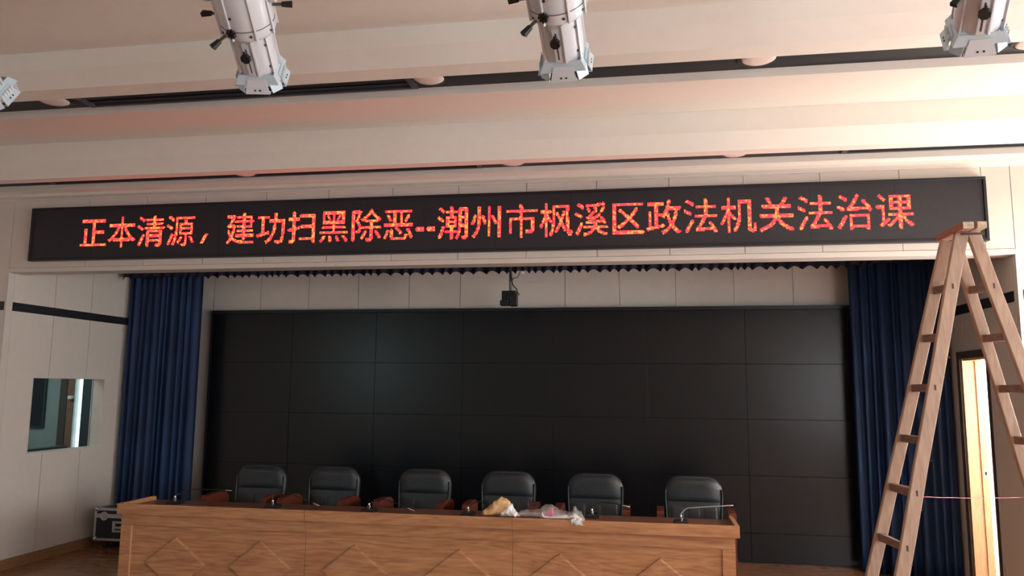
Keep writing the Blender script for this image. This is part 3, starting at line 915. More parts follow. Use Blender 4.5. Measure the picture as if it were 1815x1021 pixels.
# ================================================================== chairs
def make_chair():
    t = thing('conference_chair', '', 'chair')
    ZT = 0.985
    mb = MB()
    rings = []
    zs = [0.40, 0.44, 0.50, 0.60, 0.70, 0.78, 0.845] + [0.845 + 0.14 * math.sin(PI / 2 * k / 7) for k in range(1, 8)]
    def half(z):
        w = 0.232 + 0.022 * min(1, max(0, (z - 0.40) / 0.4))
        if z > 0.845:
            s = min(1.0, (z - 0.845) / 0.14)
            w -= 0.125 * (1 - math.sqrt(max(0, 1 - s * s)))
        return w
    def lean(z):
        return 0.225 + (z - 0.42) * 0.13 + 0.03 * math.sin((z - 0.4) * 5)
    for z in zs:
        w = half(z)
        s = max(0, (z - 0.845) / 0.14)
        d = 0.043 * (1 - 0.5 * s * s)
        r = []
        for k in range(28):
            a = 2 * PI * k / 28
            ca, sa = math.cos(a), math.sin(a)
            r.append((w * math.copysign(abs(ca) ** 0.45, ca), lean(z) + 0.045 + d * math.copysign(abs(sa) ** 0.6, sa), z))
        rings.append(r)
    mb.ring_loft(rings)
    back = mb.build('backrest', M['leather'], t, smooth=True)

    def pad(x0, x1, z0, z1, puff, nm, clip):
        m = MB()
        def P(u, v):
            z = z0 + (z1 - z0) * v
            xa, xb = (x0, x1) if not clip else (-(half(z) - 0.022), half(z) - 0.022)
            x = xa + (xb - xa) * u
            f = (1 - abs(2 * u - 1) ** 5) * (1 - abs(2 * v - 1) ** 6)
            return (x, lean(z) + 0.012 - puff * max(0, f), z)
        m.grid(P, 22, 16)
        return m.build(nm, M['leather'], back, smooth=True)
    pad(0, 0, 0.762, 0.972, 0.030, 'upper_pad', True)
    for k in range(3):
        a = -0.205 + 0.41 * k / 3
        pad(a + 0.002, a + 0.41 / 3 - 0.002, 0.44, 0.757, 0.014, 'lower_pad', False)
    for s in (-1, 1):
        pts = []
        for k in range(12):
            z = 0.46 + 0.42 * k / 11
            pts.append((s * (half(z) - 0.012), lean(z) + 0.008, z))
        m = MB().tube(pts, 0.008, 8)
        m.build('piping', M['leather_dark'], back, smooth=True)
    # seat
    m = MB()
    rings = []
    for z, g in ((0.36, 0.02), (0.37, 0.0), (0.43, 0.0), (0.455, 0.012), (0.465, 0.05)):
        r = []
        for k in range(28):
            a = 2 * PI * k / 28
            ca, sa = math.cos(a), math.sin(a)
            r.append(((0.25 - g) * math.copysign(abs(ca) ** 0.5, ca), -0.0 + (0.25 - g) * math.copysign(abs(sa) ** 0.5, sa), z))
        rings.append(r)
    m.ring_loft(rings)
    m.build('seat', M['leather'], t, smooth=True)
    for s in (-1, 1):
        yz = [(-0.20, 0.735), (-0.185, 0.752), (0.0, 0.762), (0.14, 0.750), (0.20, 0.72), (0.22, 0.64), (0.22, 0.40),
              (-0.185, 0.40), (-0.205, 0.62)]
        m = MB().prism(yz, s * 0.258, s * 0.315, 'x')
        m.build('armrest', M['arm'], t)
        for y in (-0.19, 0.22):
            m = MB().ring_loft([[(s * 0.262, y, 0.36), (s * 0.312, y, 0.36), (s * 0.312, y + 0.05, 0.36), (s * 0.262, y + 0.05, 0.36)],
                                [(s * 0.270, y + 0.01, 0.0), (s * 0.302, y + 0.01, 0.0), (s * 0.302, y + 0.04, 0.0), (s * 0.270, y + 0.04, 0.0)]])
            m.build('leg', M['arm'], t)
        MB().box(s * 0.287 - 0.028, s * 0.287 + 0.028, -0.20, 0.27, 0.36, 0.40, 0.003).build('seat_rail', M['arm'], t)
    MB().box(-0.26, 0.26, -0.16, -0.12, 0.32, 0.358).build('stretcher', M['arm'], t)
    return t


ch0 = make_chair()
CH = [(1.400, 'black leather armchair behind the left desk end, leftmost of six and nearest the left curtain', 0.02),
      (2.137, 'black leather armchair behind the first desk joint, second from the left curtain', -0.01),
      (3.030, 'black leather armchair behind the middle desk, left of the tan bundle', 0.0),
      (3.826, 'black leather armchair directly behind the tan bundle on the desk', 0.01),
      (4.615, 'black leather armchair behind the right end of the clear plastic bag', 0.0),
      (5.470, 'black leather armchair at the right desk end, rightmost of six, behind the arched microphone', -0.02)]
for i, (x, lab, rz) in enumerate(CH):
    c = ch0 if i == 0 else copy_tree(ch0)
    c.location = (x, 6.86, 0)
    c.rotation_euler = (0, 0, rz)
    tag(c, lab, 'chair', 'black leather chairs behind the desk')

# ================================================================== gooseneck microphones
MICS = [((1.063, 6.30), [(0.03, .04, .085), (0.09, .03, .118), (0.30, .02, .126), (0.47, .01, .124)], 'gooseneck microphone at the left desk end, its thin neck bent right towards the leftmost chair'),
        ((1.988, 6.25), [(0.0, .02, .105), (0.07, .03, .135), (0.22, .02, .095), (0.37, 0.0, .048)], 'gooseneck microphone beside the right arm of the leftmost chair, its tip drooping right'),
        ((2.830, 6.25), [(0.015, .02, .070), (0.06, .02, .100), (0.16, .02, .090), (0.34, 0.0, .035)], 'low gooseneck microphone in front of the third chair from left'),
        ((3.660, 6.24), [(0.01, .02, .075), (0.06, .03, .105), (0.14, .03, .100), (0.24, .03, .075)], 'gooseneck microphone on the desk just left of the tan bundle'),
        ((4.640, 6.36), [(0.01, .02, .085), (0.05, .02, .115), (0.14, .01, .118), (0.25, .0, .100)], 'gooseneck microphone behind the clear plastic bag, its chrome tip beside the chair arm'),
        ((5.323, 6.20), [(0.008, .0, .085), (0.045, .0, .118), (0.11, -.005, .128), (0.335, -.02, .150)], 'arched silver gooseneck microphone on the right desk end, in front of the rightmost chair')]
for (bx, by), nk, lab in MICS:
    z0 = 0.732
    t = thing('gooseneck_microphone', lab, 'microphone', (bx, by, z0), 0, 'microphones on the desk')
    pts = [(-0.055, -0.05), (0.055, -0.05), (0.055, 0.06), (-0.055, 0.06)]
    m = MB().ring_loft([[(x, y, 0) for x, y in pts], [(x, y, 0.014) for x, y in pts],
                        [(x * .78, y * .78 + .004, 0.030) for x, y in pts]])
    m.build('base', M['black'], t)
    MB().box(0.02, 0.034, -0.036, -0.028, 0.0215, 0.029, 0.001).build('button', M['black_rough'], t)
    MB().lathe([(0.011, 0.028), (0.013, 0.034), (0.013, 0.052), (0.009, 0.056), (0.009, 0.066), (0.006, 0.070)], 16, (0, 0, 0)).build('collar', M['chrome'], t, smooth='auto')
    # smooth neck by Catmull-Rom
    K = [Vector((0, 0, 0.066))] + [Vector(p) for p in nk]
    K = [K[0] - Vector((0, 0, .04))] + K + [K[-1] * 2 - K[-2]]
    P_ = []
    for i in range(1, len(K) - 2):
        for s in range(8):
            q = s / 8
            a, b_, c_, d_ = K[i - 1], K[i], K[i + 1], K[i + 2]
            P_.append(0.5 * ((2 * b_) + (c_ - a) * q + (2 * a - 5 * b_ + 4 * c_ - d_) * q * q + (3 * b_ - a - 3 * c_ + d_) * q ** 3))
    P_.append(K[-2])
    silver = bx > 5
    MB().tube(P_, 0.0042, 8).build('neck', M['alu'] if silver else M['black'], t, smooth=True)
    dd = (P_[-1] - P_[-4]).normalized()
    MB().lathe([(0.006, -0.012), (0.0078, -0.008), (0.0078, 0.03), (0.0065, 0.045), (0.003, 0.05)], 14, P_[-1], dd).build('capsule', M['chrome'], t, smooth='auto')

# ================================================================== things on the desk
def hsh(i, s=0.0):
    return math.sin(i * 12.9898 + s * 78.233) * 43758.5453 % 1.0


from mathutils import noise as mnoise


def lump(name, cx, cy, cz, prof, mat, parent, nu=40, nv=24, amp=0.012, fr=18, seed=0.0, yr=0.07, ridge=0.0):
    """crumpled mound: prof = list of (x, top z) from left to right, standing on cz, half depth yr"""
    mb = MB()
    def top(x):
        for i in range(len(prof) - 1):
            if x <= prof[i + 1][0] or i == len(prof) - 2:
                a, b = prof[i], prof[i + 1]
                q = min(1, max(0, (x - a[0]) / (b[0] - a[0])))
                q = q * q * (3 - 2 * q)
                return a[1] + (b[1] - a[1]) * q
    rings = []
    xa, xb = prof[0][0], prof[-1][0]
    for i in range(nu + 1):
        x = xa + (xb - xa) * i / nu
        h = max(0.004, top(x))
        w = yr * min(1.0, 0.25 + 1.2 * math.sqrt(max(0, math.sin(PI * (i + .3) / (nu + .6)))))
        r = []
        for j in range(nv):
            a = 2 * PI * j / nv
            y = w * math.cos(a)
            z = h * 0.5 + h * 0.5 * math.copysign(abs(math.sin(a)) ** 0.85, math.sin(a))
            p = Vector((x, cy + y, cz + z))
            n = mnoise.noise_vector(Vector((x * fr + seed, y * fr, z * fr)))
            rg = abs(mnoise.noise(Vector((x * fr * 1.4 + seed, y * fr, z * fr * 1.2)))) * ridge
            k = min(1.0, z / 0.03 + 0.15)
            p += Vector((n.x * amp * .6, n.y * amp, (n.z * amp - rg) * k * (0.3 + 0.7 * min(1, z / 0.05))))
            p.z = max(p.z, cz + 0.001)
            r.append(p)
        rings.append(r)
    mb.ring_loft(rings)
    return part(mb, name, mat, parent, smooth=True)


t = thing('crumpled_bundle', 'tan crumpled foam bundle with white wrapping on the desk, left of the plastic bag', 'bundle', (3.94, 6.12, 0.765))
lump('foam', 0, 6.10, 0.765, [(3.812, 0.012), (3.828, 0.050), (3.87, 0.078), (3.915, 0.112), (3.950, 0.138), (3.975, 0.135), (4.015, 0.112), (4.035, 0.085), (4.045, 0.03)], 'tan', t, amp=0.016, fr=16, yr=0.075, ridge=0.015, nu=44, nv=28)
lump('wrapping', 0, 6.075, 0.765, [(3.955, 0.008), (3.975, 0.060), (4.005, 0.085), (4.040, 0.100), (4.052, 0.07), (4.075, 0.045), (4.10, 0.006)], 'white_wrap', t, amp=0.014, fr=30, yr=0.062, seed=4, ridge=0.02)

t = thing('plastic_bag', 'clear crinkled plastic bag on the desk with a pink piece inside', 'bag', (4.35, 6.12, 0.765))
lump('film', 0, 6.12, 0.765, [(4.085, 0.006), (4.115, 0.045), (4.19, 0.048), (4.245, 0.058), (4.300, 0.090), (4.335, 0.100), (4.375, 0.080), (4.43, 0.045), (4.50, 0.036), (4.54, 0.05), (4.57, 0.006)], 'plastic_bag', t, amp=0.014, fr=22, yr=0.085, seed=9, ridge=0.022, nu=70)
lump('pink_piece', 0, 6.085, 0.766, [(4.295, 0.010), (4.315, 0.035), (4.335, 0.072), (4.352, 0.078), (4.362, 0.05), (4.368, 0.01)], 'pink', t, amp=0.006, fr=20, yr=0.025, seed=2, nu=20, nv=14)
lump('white_fold', 0, 6.055, 0.765, [(4.27, 0.030), (4.285, 0.048), (4.30, 0.018), (4.34, 0.014), (4.40, 0.028), (4.47, 0.034), (4.53, 0.045), (4.57, 0.02), (4.60, 0.006)], 'white_wrap', t, amp=0.010, fr=26, yr=0.035, seed=7, ridge=0.012, nu=60)
lump('knotted_end', 0, 6.07, 0.765, [(4.49, 0.02), (4.515, 0.062), (4.53, 0.088), (4.545, 0.070), (4.575, 0.058), (4.59, 0.020), (4.60, 0.004)], 'plastic_bag', t, amp=0.022, fr=30, yr=0.05, seed=12, ridge=0.02, nu=30)
mb = MB()
mb.grid(lambda u, v: (4.515 + 0.085 * u + 0.01 * math.sin(7 * v), (6.02, 5.996, 5.991, 5.993)[min(3, int(v * 3.99))] + 0.003 * math.sin(9 * u), (0.780, 0.774, 0.757, 0.738)[min(3, int(v * 3.99))] - 0.010 * u + 0.004 * math.sin(14 * u)), 12, 6)
o = part(mb, 'hanging_corner', 'white_wrap', t, smooth=True)
sm = o.modifiers.new('thickness', 'SOLIDIFY')
sm.thickness = 0.002
t = thing('pen', 'small black pen lying between the tan bundle and the plastic bag', 'pen', (4.08, 6.03, 0.7685))
part(MB().tube([(4.045, 6.045, 0.784), (4.115, 6.012, 0.7705)], 0.0042, 8), 'barrel', 'black', t, smooth='auto')
part(MB().tube([(4.115, 6.012, 0.7705), (4.123, 6.008, 0.769)], [0.004, 0.0012], 8), 'tip', 'chrome', t, smooth='auto')

# ================================================================== flight case
t = thing('flight_case', 'black flight case with aluminium edges on castors beside the left wall', 'case', (-0.45, 7.9, 0))
X0, X1, Y0, Y1, ZB, ZT = -0.772, -0.12, 7.722, 8.03, 0.095, 0.432
part(MB().box(X0 + .006, X1 - .006, Y0 + .006, Y1 - .006, ZB + .004, 0.348), 'body', 'case', t)
part(MB().box(X0 + .006, X1 - .006, Y0 + .006, Y1 - .006, 0.352, ZT - .004), 'lid', 'case', t)
ew = 0.024
for (z0, z1) in ((ZB, ZB + ew), (0.330, 0.352), (0.3525, 0.372), (ZT - ew, ZT)):
    m = MB()
    m.box(X0, X1, Y0, Y0 + .006, z0, z1)
    m.box(X0, X1, Y1 - .006, Y1, z0, z1)
    m.box(X0, X0 + .006, Y0 + .006, Y1 - .006, z0, z1)
    m.box(X1 - .006, X1, Y0 + .006, Y1 - .006, z0, z1)
    part(m, 'edge_strip', 'alu', t)
for x in (X0, X1 - ew):
    for y, yy in ((Y0 - .001, Y0 + .005), (Y1 - .005, Y1 + .001)):
        part(MB().box(x, x + ew, y, yy, ZB + ew, 0.330), 'corner_strip', 'alu', t)
        part(MB().box(x, x + ew, y, yy, 0.372, ZT - ew), 'corner_strip', 'alu', t)
m = MB()
m.box(X0, X1, Y0 + .0065, Y0 + ew, ZT - .004, ZT + .001)
m.box(X0, X1, Y1 - ew, Y1, ZT - .004, ZT + .001)
m.box(X0, X0 + ew, Y0 + ew, Y1 - ew, ZT - .004, ZT + .001)
m.box(X1 - ew, X1, Y0 + ew, Y1 - ew, ZT - .004, ZT + .001)
part(m, 'top_edge', 'alu', t)
for x in (X0 + .012, X1 - .012):
    for y in (Y0 + .012, Y1 - .012):
        for z in (ZB + .012, ZT - .012):
            m = MB()
            bmesh.ops.create_uvsphere(m.bm, u_segments=14, v_segments=10, radius=0.024)
            m.xform(Matrix.Translation((x, y, z)))
            m.box(x - .030 if x > -.4 else x - .008, x + .008 if x > -.4 else x + .030, y - .0135, y + .0135, z - .008 if z < .2 else z - .030, z + .030 if z < .2 else z + .008, 0.004)
            part(m, 'ball_corner', 'chrome', t, smooth='auto')
for cx in (-0.655, -0.235):
    lt = part(MB().lathe([(0.046, 0), (0.046, 0.004), (0.042, 0.006), (0.036, 0.003)], 24, (cx, Y0, 0.349), (0, -1, 0)), 'latch', 'alu', t, smooth='auto')
    part(MB().box(cx - .008, cx + .020, Y0 - .014, Y0 - .004, 0.325, 0.372, 0.003), 'latch_wing', 'chrome', lt)
hx = -0.47
m = MB()
wall_cells(m, Y0 - .003, Y0 + .004, hx - .082, hx + .082, 0.185, 0.300, [(hx - .055, hx + .055, 0.208, 0.277)], axis='y')
hp = part(m, 'handle_plate', 'alu', t)
part(MB().box(hx - .054, hx + .054, Y0 + .0045, Y0 + .0055, 0.209, 0.276), 'recess', 'black', hp)
m = MB().tube([(hx - .046, Y0 - .004, 0.270), (hx - .046, Y0 - .012, 0.235), (hx + .046, Y0 - .012, 0.235), (hx + .046, Y0 - .004, 0.270)], 0.006, 8)
m.box(hx - .040, hx + .040, Y0 - .024, Y0 - .006, 0.224, 0.250, 0.005)
part(m, 'handle', 'alu', hp, smooth='auto')
for x in (-0.66, -0.22):
    for y in (7.79, 7.96):
        c = part(MB().box(x - .03, x + .03, y - .03, y + .03, 0.085, 0.095).box(x - .020, x - .016, y - .018, y + .018, 0.035, 0.085).box(x + .016, x + .020, y - .018, y + .018, 0.035, 0.085), 'castor', 'chrome', t)
        part(MB().lathe([(0.030, -0.014), (0.036, -0.010), (0.036, 0.010), (0.030, 0.014)], 20, (x, y, 0.036), (1, 0, 0)), 'wheel', 'black_rough', c, smooth='auto')

# ================================================================== wooden ladder
def beam_between(p0, p1, w, d, taper=1.0, bev=0.003):
    """slat from p0 to p1; w across (in the XZ plane), d deep (Y)"""
    p0, p1 = Vector(p0), Vector(p1)
    tdir = (p1 - p0).normalized()
    yv = Vector((0, 1, 0))
    yv = (yv - tdir * yv.dot(tdir)).normalized()
    xv = yv.cross(tdir)
    rings = []
    n = 8
    for i in range(n + 1):
        q = i / n
        c = p0.lerp(p1, q)
        k = 1 + (taper - 1) * q
        wob = 0.0015 * math.sin(i * 2.3 + p0.x * 9)
        hw, hd, b = w / 2 * k, d / 2, 0.004
        sec = [(-hw, -hd + b), (-hw + b, -hd), (hw - b, -hd), (hw, -hd + b), (hw, hd - b), (hw - b, hd), (-hw + b, hd), (-hw, hd - b)]
        rings.append([c + xv * (a + wob) + yv * bb_ for a, bb_ in sec])
    return MB().ring_loft(rings)


lad = thing('step_ladder', 'tall weathered wooden A-frame ladder standing in front of the right curtain', 'ladder', (6.88, 4.77, 0))
RAILS = {'nl': ((6.858, 4.725, 2.655), (6.218, 4.545, 0.0)), 'fl': ((6.828, 4.87, 2.625), (6.178, 5.0, 0.0)),
         'nr': ((6.915, 4.725, 2.650), (7.560, 4.545, 0.0)), 'fr': ((6.880, 4.87, 2.600), (7.500, 5.0, 0.0))}
W_ = {'nl': .071, 'fl': .066, 'nr': .068, 'fr': .060}
def at_z(k, z):
    a, b = Vector(RAILS[k][0]), Vector(RAILS[k][1])
    q = (a.z - z) / (a.z - b.z)
    return a.lerp(b, q)


for k in RAILS:
    part(beam_between(RAILS[k][0], RAILS[k][1], W_[k], 0.034), 'rail', 'ladder', lad)
ZR = [2.330, 2.050, 1.763, 1.475, 1.195, 0.908, 0.620, 0.335]
for a, b in (('nl', 'fl'), ('nr', 'fr')):
    for i, z in enumerate(ZR):
        p, q = at_z(a, z), at_z(b, z)
        p.y += 0.0165
        q.y -= 0.0165
        d = (q - p).normalized()
        s = Vector((d.y, -d.x, 0)).normalized() * 0.016
        u = Vector((0, 0, 0.021))
        tw = Vector((0, 0, 0.004 * math.sin(i * 2.1 + (a == 'nr'))))
        m = MB().ring_loft([[p - s - u - tw, p + s - u + tw, p + s + u + tw, p - s + u - tw], [q - s - u, q + s - u, q + s + u, q - s + u]])
        part(m, 'rung', 'ladder_rung', lad)
        c = at_z(a, z)
        c.y -= 0.0172
        if i % 2 == 0 or i == 5:
            part(MB().box(c.x - 0.005, c.x + 0.005, c.y - .0006, c.y + .001, c.z - 0.018, c.z + 0.018), 'tenon_end', 'nail', lad)
        m = MB().lathe([(0.005, 0), (0.004, 0.003), (0.001, 0.004)], 10, (c.x + 0.018, c.y + .0005, c.z - 0.10 - 0.02 * math.sin(i)), (0, -1, 0))
        part(m, 'nail_head', 'nail', lad)
part(beam_between((6.842, 4.575, 2.668), (6.822, 4.985, 2.660), 0.056, 0.034) if False else MB().box(6.812, 6.872, 4.585, 4.985, 2.640, 2.680, 0.003), 'top_plank', 'ladder_red', lad)
part(MB().box(6.814, 6.870, 4.580, 4.586, 2.642, 2.678, 0.002), 'plank_end', 'ladder_end', lad)
part(MB().box(6.886, 6.938, 4.585, 4.960, 2.642, 2.680, 0.003), 'top_plank', 'ladder', lad)
part(MB().box(6.888, 6.936, 4.580, 4.586, 2.644, 2.678, 0.002), 'plank_end', 'ladder_end', lad)
part(MB().tube([(6.83, 4.66, 2.625), (6.95, 4.66, 2.625)], 0.006, 10), 'hinge_bolt', 'nail', lad)
part(MB().box(7.215, 7.235, 4.845, 4.872, 1.52, 1.55, 0.004), 'wire_tie', 'chrome', lad)

# pink string from the ladder to the right wall
a, b = Vector((6.525, 4.612, 1.180)), Vector((XR - 0.002, 6.60, 0.958))
pts = [a.lerp(b, q / 24) + Vector((0, 0, -0.006 * math.sin(PI * q / 24) + 0.0008 * math.sin(q * 1.3))) for q in range(25)]
wrap = [Vector((6.525 + 0.043 * math.cos(k * PI / 4), 4.592 + 0.021 * math.sin(k * PI / 4) + 0.0, 1.180 + 0.0012 * k)) for k in range(9)]
s_ = MB().tube(pts, 0.0016, 6).build('string', M['string'], None, smooth=True)
tag(s_, 'thin pink string stretched level from the ladder rail to the right wall', 'string')

# ================================================================== profile spotlights
def make_spot():
    t = thing('profile_spotlight', '', 'spotlight')
    # local +Z = light direction, local -Y = underside
    m = MB().lathe([(0.02, -0.36), (0.07, -0.355), (0.098, -0.335), (0.104, -0.30), (0.104, -0.235), (0.118, -0.22), (0.121, -0.12),
                    (0.120, -0.03), (0.118, 0.004)], 40)
    body = m.build('housing', M['spot_white'], t, smooth='auto')
    m = MB().lathe([(0.1195, 0.006), (0.1195, 0.040), (0.112, 0.055), (0.094, 0.066)], 40)
    m.build('collar', M['spot_white'], t, smooth='auto')
    MB().lathe([(0.115, 0.002), (0.1205, 0.003), (0.1205, 0.006), (0.115, 0.008)], 40).build('groove_ring', M['spot_grey'], t, smooth='auto')
    m = MB().lathe([(0.090, 0.06), (0.090, 0.20), (0.086, 0.235), (0.083, 0.262)], 40)
    bar = m.build('lens_tube', M['spot_white'], t, smooth='auto')
    m = MB().lathe([(0.078, 0.255), (0.078, 0.268), (0.06, 0.276), (0.03, 0.281), (0.0, 0.283)], 32)
    m.build('lens', M['lens'], t, smooth=True)
    # fins along housing and tube
    for k, a in enumerate((-150, -112, -62, -20, 20, 90, 160)):
        ar = math.radians(180 - a)
        R_ = Matrix.Rotation(ar, 4, 'Z')
        m = MB().box(0.112, 0.1285, -0.005, 0.005, -0.22, 0.05, 0.002)
        m.xform(R_)
        m.build('fin', M['spot_white'], body)
    for k, a in enumerate((-142, -78, -35, 10, 95, 150)):
        R_ = Matrix.Rotation(math.radians(180 - a), 4, 'Z')
        m = MB().box(0.086, 0.100, -0.005, 0.005, 0.066, 0.245, 0.002)
        m.xform(R_)
        m.build('fin', M['spot_white'], bar)
    # slotted guide and focus knob on the underside
    R_ = Matrix.Rotation(math.radians(-84), 4, 'Z')
    m = MB()
    wall_cells(m, 0.088, 0.096, -0.014, 0.014, 0.08, 0.24, [(-0.004, 0.004, 0.10, 0.225)], 'x')
    m.xform(R_)
    m.build('slot_guide', M['spot_white'], bar)
    m = MB().box(0.088, 0.091, -0.0038, 0.0038, 0.102, 0.223)
    m.xform(R_)
    m.build('slot', M['spot_grey'], bar)
    m = MB()
    n = 8
    ring = [(0.021 * (1 + 0.12 * (k % 2)) * math.cos(2 * PI * k / (2 * n)), 0.021 * (1 + 0.12 * (k % 2)) * math.sin(2 * PI * k / (2 * n))) for k in range(2 * n)]
    m.ring_loft([[(0.096, y * .4, 0.135 + z * .4) for y, z in ring], [(0.106, y * .4, 0.135 + z * .4) for y, z in ring], [(0.108, y, 0.135 + z) for y, z in ring], [(0.124, y * .95, 0.135 + z * .95) for y, z in ring]])
    m.box(0.112, 0.120, -0.004, 0.004, 0.10, 0.135, 0.001)
    m.xform(R_)
    m.build('focus_knob', M['black'], t, smooth=False)
    # iris star knob on the collar
    m = MB()
    for k in range(4):
        mm = MB().box(0.120, 0.134, -0.022, 0.022, -0.005, 0.005, 0.002)
        mm.xform(Matrix.Translation((0, 0, 0.01)) @ Matrix.Rotation(k * PI / 4, 4, 'X'))
        me = bpy.data.meshes.new('tmp')
        mm.bm.to_mesh(me)
        mm.bm.free()
        m.bm.from_mesh(me)
        bpy.data.meshes.remove(me)
    m.xform(Matrix.Rotation(math.radians(-70), 4, 'Z'))
    m.build('iris_knob', M['black'], t)
    # shutter levers with black grips
    for a, zz, tl in ((172, -0.02, 0.02), (-132, 0.0, 0.05), (8, -0.06, 0.01), (95, -0.02, 0.0)):
        R_ = Matrix.Rotation(math.radians(180 - a), 4, 'Z') @ Matrix.Translation((0, 0, zz)) @ Matrix.Rotation(-tl * 6, 4, 'Y')
        m = MB().box(0.108, 0.170, -0.010, 0.010, -0.002, 0.002)
        m.xform(R_)
        lv = m.build('shutter_lever', M['spot_grey'], t)
        m = MB().ring_loft([[(0.160, -0.010, -0.007), (0.160, 0.010, -0.007), (0.160, 0.010, 0.007), (0.160, -0.010, 0.007)],
                            [(0.205, -0.014, -0.009), (0.205, 0.014, -0.009), (0.205, 0.014, 0.009), (0.205, -0.014, 0.009)]])
        m.xform(R_)
        m.build('grip', M['black_rough'], lv)
    # screws
    for a, zz, rr in ((-105, -0.06, 0.120), (-72, 0.025, 0.120), (-25, 0.03, 0.119), (-140, 0.03, 0.119), (-40, 0.10, 0.093), (-40, 0.21, 0.088), (-70, -0.20, 0.119)):
        m = MB().lathe([(0.0055, 0), (0.0055, 0.004), (0.003, 0.005)], 10, (rr, 0, zz), (1, 0, 0))
        m.xform(Matrix.Rotation(math.radians(180 - a), 4, 'Z'))
        m.build('screw', M['black'], t)
    # accessory holder: flared square frame with four channels
    m = MB()
    q0, q1, th = 0.080, 0.100, 0.004
    for zz0, zz1, r0, r1 in ((0.245, 0.285, 0.080, 0.098),):
        out = [[(-r0, -r0, zz0), (r0, -r0, zz0), (r0, r0, zz0), (-r0, r0, zz0)], [(-r1, -r1, zz1), (r1, -r1, zz1), (r1, r1, zz1), (-r1, r1, zz1)],
               [(-r1 + th, -r1 + th, zz1), (r1 - th, -r1 + th, zz1), (r1 - th, r1 - th, zz1), (-r1 + th, r1 - th, zz1)],
               [(-r0 + th, -r0 + th, zz0), (r0 - th, -r0 + th, zz0), (r0 - th, r0 - th, zz0), (-r0 + th, r0 - th, zz0)]]
        m.ring_loft(out, closed=True)
    hold = m.build('accessory_holder', M['spot_frame'], t)
    for k in range(4):
        R_ = Matrix.Rotation(k * PI / 2, 4, 'Z')
        m = MB()
        # trapezoid tab: narrow at the tube, wide in front, lip folded in
        m.ring_loft([[(-0.040, -0.092, 0.262), (0.040, -0.092, 0.262), (0.040, -0.088, 0.262), (-0.040, -0.088, 0.262)],
                     [(-0.056, -0.118, 0.318), (0.056, -0.118, 0.318), (0.056, -0.114, 0.318), (-0.056, -0.114, 0.318)]])
        m.box(-0.056, 0.056, -0.118, -0.096, 0.318, 0.322)
        m.xform(R_)
        tab = m.build('channel_tab', M['spot_white'] if k in (0, 2) else M['spot_frame'], hold)
        for sx in (-0.012, 0.010):
            mm = MB().lathe([(0.0042, 0), (0.0042, 0.003)], 10, (sx, -0.1115, 0.305), (0, -1, 0.0))
            mm.xform(R_)
            mm.build('hole', M['black'], hold)
        if k in (1, 3):
            for j in range(5):
                mm = MB().box(-0.045 + 0.02 * j, -0.034 + 0.02 * j, -0.1075, -0.1035, 0.270, 0.300, 0.001)
                mm.xform(R_)
                mm.build('louvre', M['spot_white'], hold)
        mm = MB().ring_loft([[(0.058, -0.098, 0.285), (0.098, -0.058, 0.285), (0.094, -0.055, 0.285), (0.055, -0.094, 0.285)],
                             [(0.066, -0.104, 0.325), (0.104, -0.066, 0.325), (0.100, -0.062, 0.325), (0.062, -0.100, 0.325)]])
        mm.xform(R_)
        mm.build('corner_flap', M['spot_frame'], hold)
    return t


def yoke(t, piv, axis_x, label=None):
    """yoke arms, pivots and hook clamp in world space for a spot whose pivot is piv"""
    ax = axis_x
    top = Vector((piv.x, piv.y, 3.66))
    for s in (-1, 1):
        c = piv + ax * s * 0.132
        part(MB().lathe([(0.046, -0.010), (0.046, 0.008), (0.040, 0.012)], 26, c, ax * s), 'pivot_disc', 'spot_white', t, smooth='auto')
        part(MB().lathe([(0.010, 0.010), (0.010, 0.022), (0.026, 0.024), (0.028, 0.034), (0.026, 0.044), (0.015, 0.046)], 10, c, ax * s), 'tilt_knob', 'black', t, smooth='auto')
        tp = c + Vector((0, 0, 0.18))
        u = Vector((-ax.y, ax.x, 0)) * 0.018
        m = MB().ring_loft([[c + ax * s * .010 - u, c + ax * s * .010 + u, c + ax * s * .016 + u, c + ax * s * .016 - u],
                            [tp + ax * s * .010 - u, tp + ax * s * .010 + u, tp + ax * s * .016 + u, tp + ax * s * .016 - u]])
        part(m, 'yoke_arm', 'spot_white', t)
    a, b = piv - ax * 0.148 + Vector((0, 0, .18)), piv + ax * 0.148 + Vector((0, 0, .18))
    u = Vector((-ax.y, ax.x, 0)) * 0.018
    h_ = Vector((0, 0, 0.005))
    part(MB().ring_loft([[a - u, a + u, a + u + h_, a - u + h_], [b - u, b + u, b + u + h_, b - u + h_]]), 'yoke_bridge', 'spot_white', t)
    part(MB().tube([piv + Vector((0, 0, .185)), (piv.x, piv.y, PIPE_Z - 0.02)], 0.009, 10), 'clamp_bolt', 'spot_grey', t)
    pts = [(piv.x, PIPE_Y + 0.032 * math.cos(q), PIPE_Z + 0.032 * math.sin(q)) for q in [math.radians(d) for d in range(-100, 160, 20)]]
    part(MB().tube(pts, 0.007, 8), 'hook_clamp', 'spot_grey', t, smooth=True)


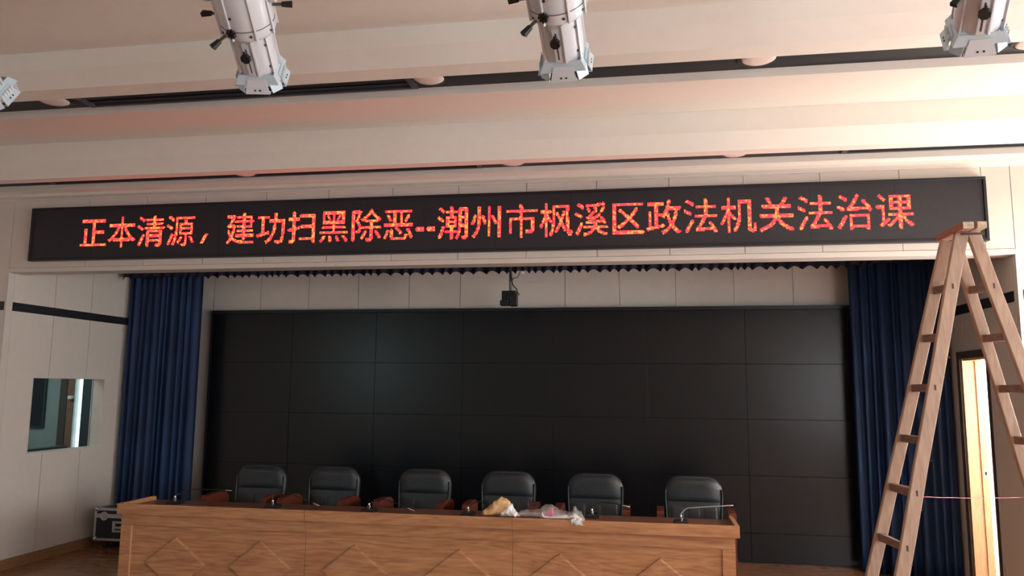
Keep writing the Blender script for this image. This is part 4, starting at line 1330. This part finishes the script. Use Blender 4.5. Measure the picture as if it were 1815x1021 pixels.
PIPE_Y, PIPE_Z = 2.745, 3.62
pipe = MB().tube([(HL + 0.02, PIPE_Y, PIPE_Z), (HR - 0.02, PIPE_Y, PIPE_Z)], 0.024, 16)
po = pipe.build('lighting_pipe', M['black'], None, smooth='auto')
tag(po, 'black lighting pipe under the ceiling that carries the white spotlights', 'pipe')
for x in (0.2, 2.6, 5.2, 7.4):
    c_ = MB().tube([(x, PIPE_Y, PIPE_Z), (x, PIPE_Y + 0.0, SL + 0.15)], 0.008, 8).build('hanger', M['black'], po)

SPOTS = [  # front end, direction, roll
    ((2.10, 3.02, 3.055), (-0.05, 1.0, -0.62), 0.10, 'white profile spotlight mostly cut off by the left picture edge'),
    ((3.44, 3.02, 3.070), (-0.19, 1.0, -0.64), 0.0, 'white profile spotlight left of centre with side levers, with black knobs and side levers'),
    ((4.765, 3.02, 3.045), (0.05, 1.0, -0.64), 0.0, 'white profile spotlight hanging near the centre above the sign, aimed straight down the stage'),
    ((6.30, 3.02, 3.055), (0.16, 1.0, -0.64), 0.0, 'white profile spotlight at the top right, its right side brightly lit')]
sp0 = make_spot()
tmpl = []
allspots = [sp0] + [copy_tree(sp0) for _ in range(3)]
for s_o, (fe, dr_, rl, lab) in zip(allspots, SPOTS):
    d = Vector(dr_).normalized()
    xa = d.cross(Vector((0, 0, 1))).normalized()          # image right
    ya = d.cross(xa) * -1                                  # upwards
    ya = xa.cross(d)
    # columns: local x -> xa, y -> ya(up), z -> d   (right-handed check below)
    Mx = Matrix((xa, ya, d)).transposed()
    if Mx.determinant() < 0:
        Mx = Matrix((-xa, ya, d)).transposed()
    Mx = Mx @ Matrix.Rotation(rl, 3, 'Z')
    loc = Vector(fe) - d * 0.30
    s_o.scale = (0.93, 0.93, 0.93)
    s_o.location = loc
    s_o.rotation_euler = Mx.to_euler()
    tag(s_o, lab, 'spotlight', 'white profile spotlights hanging under the ceiling')
    piv = loc - d * 0.12
    hx_ = Vector((xa.x, xa.y, 0)).normalized()
    PIPE_Y_ = piv.y
    yoke(s_o, piv, hx_)
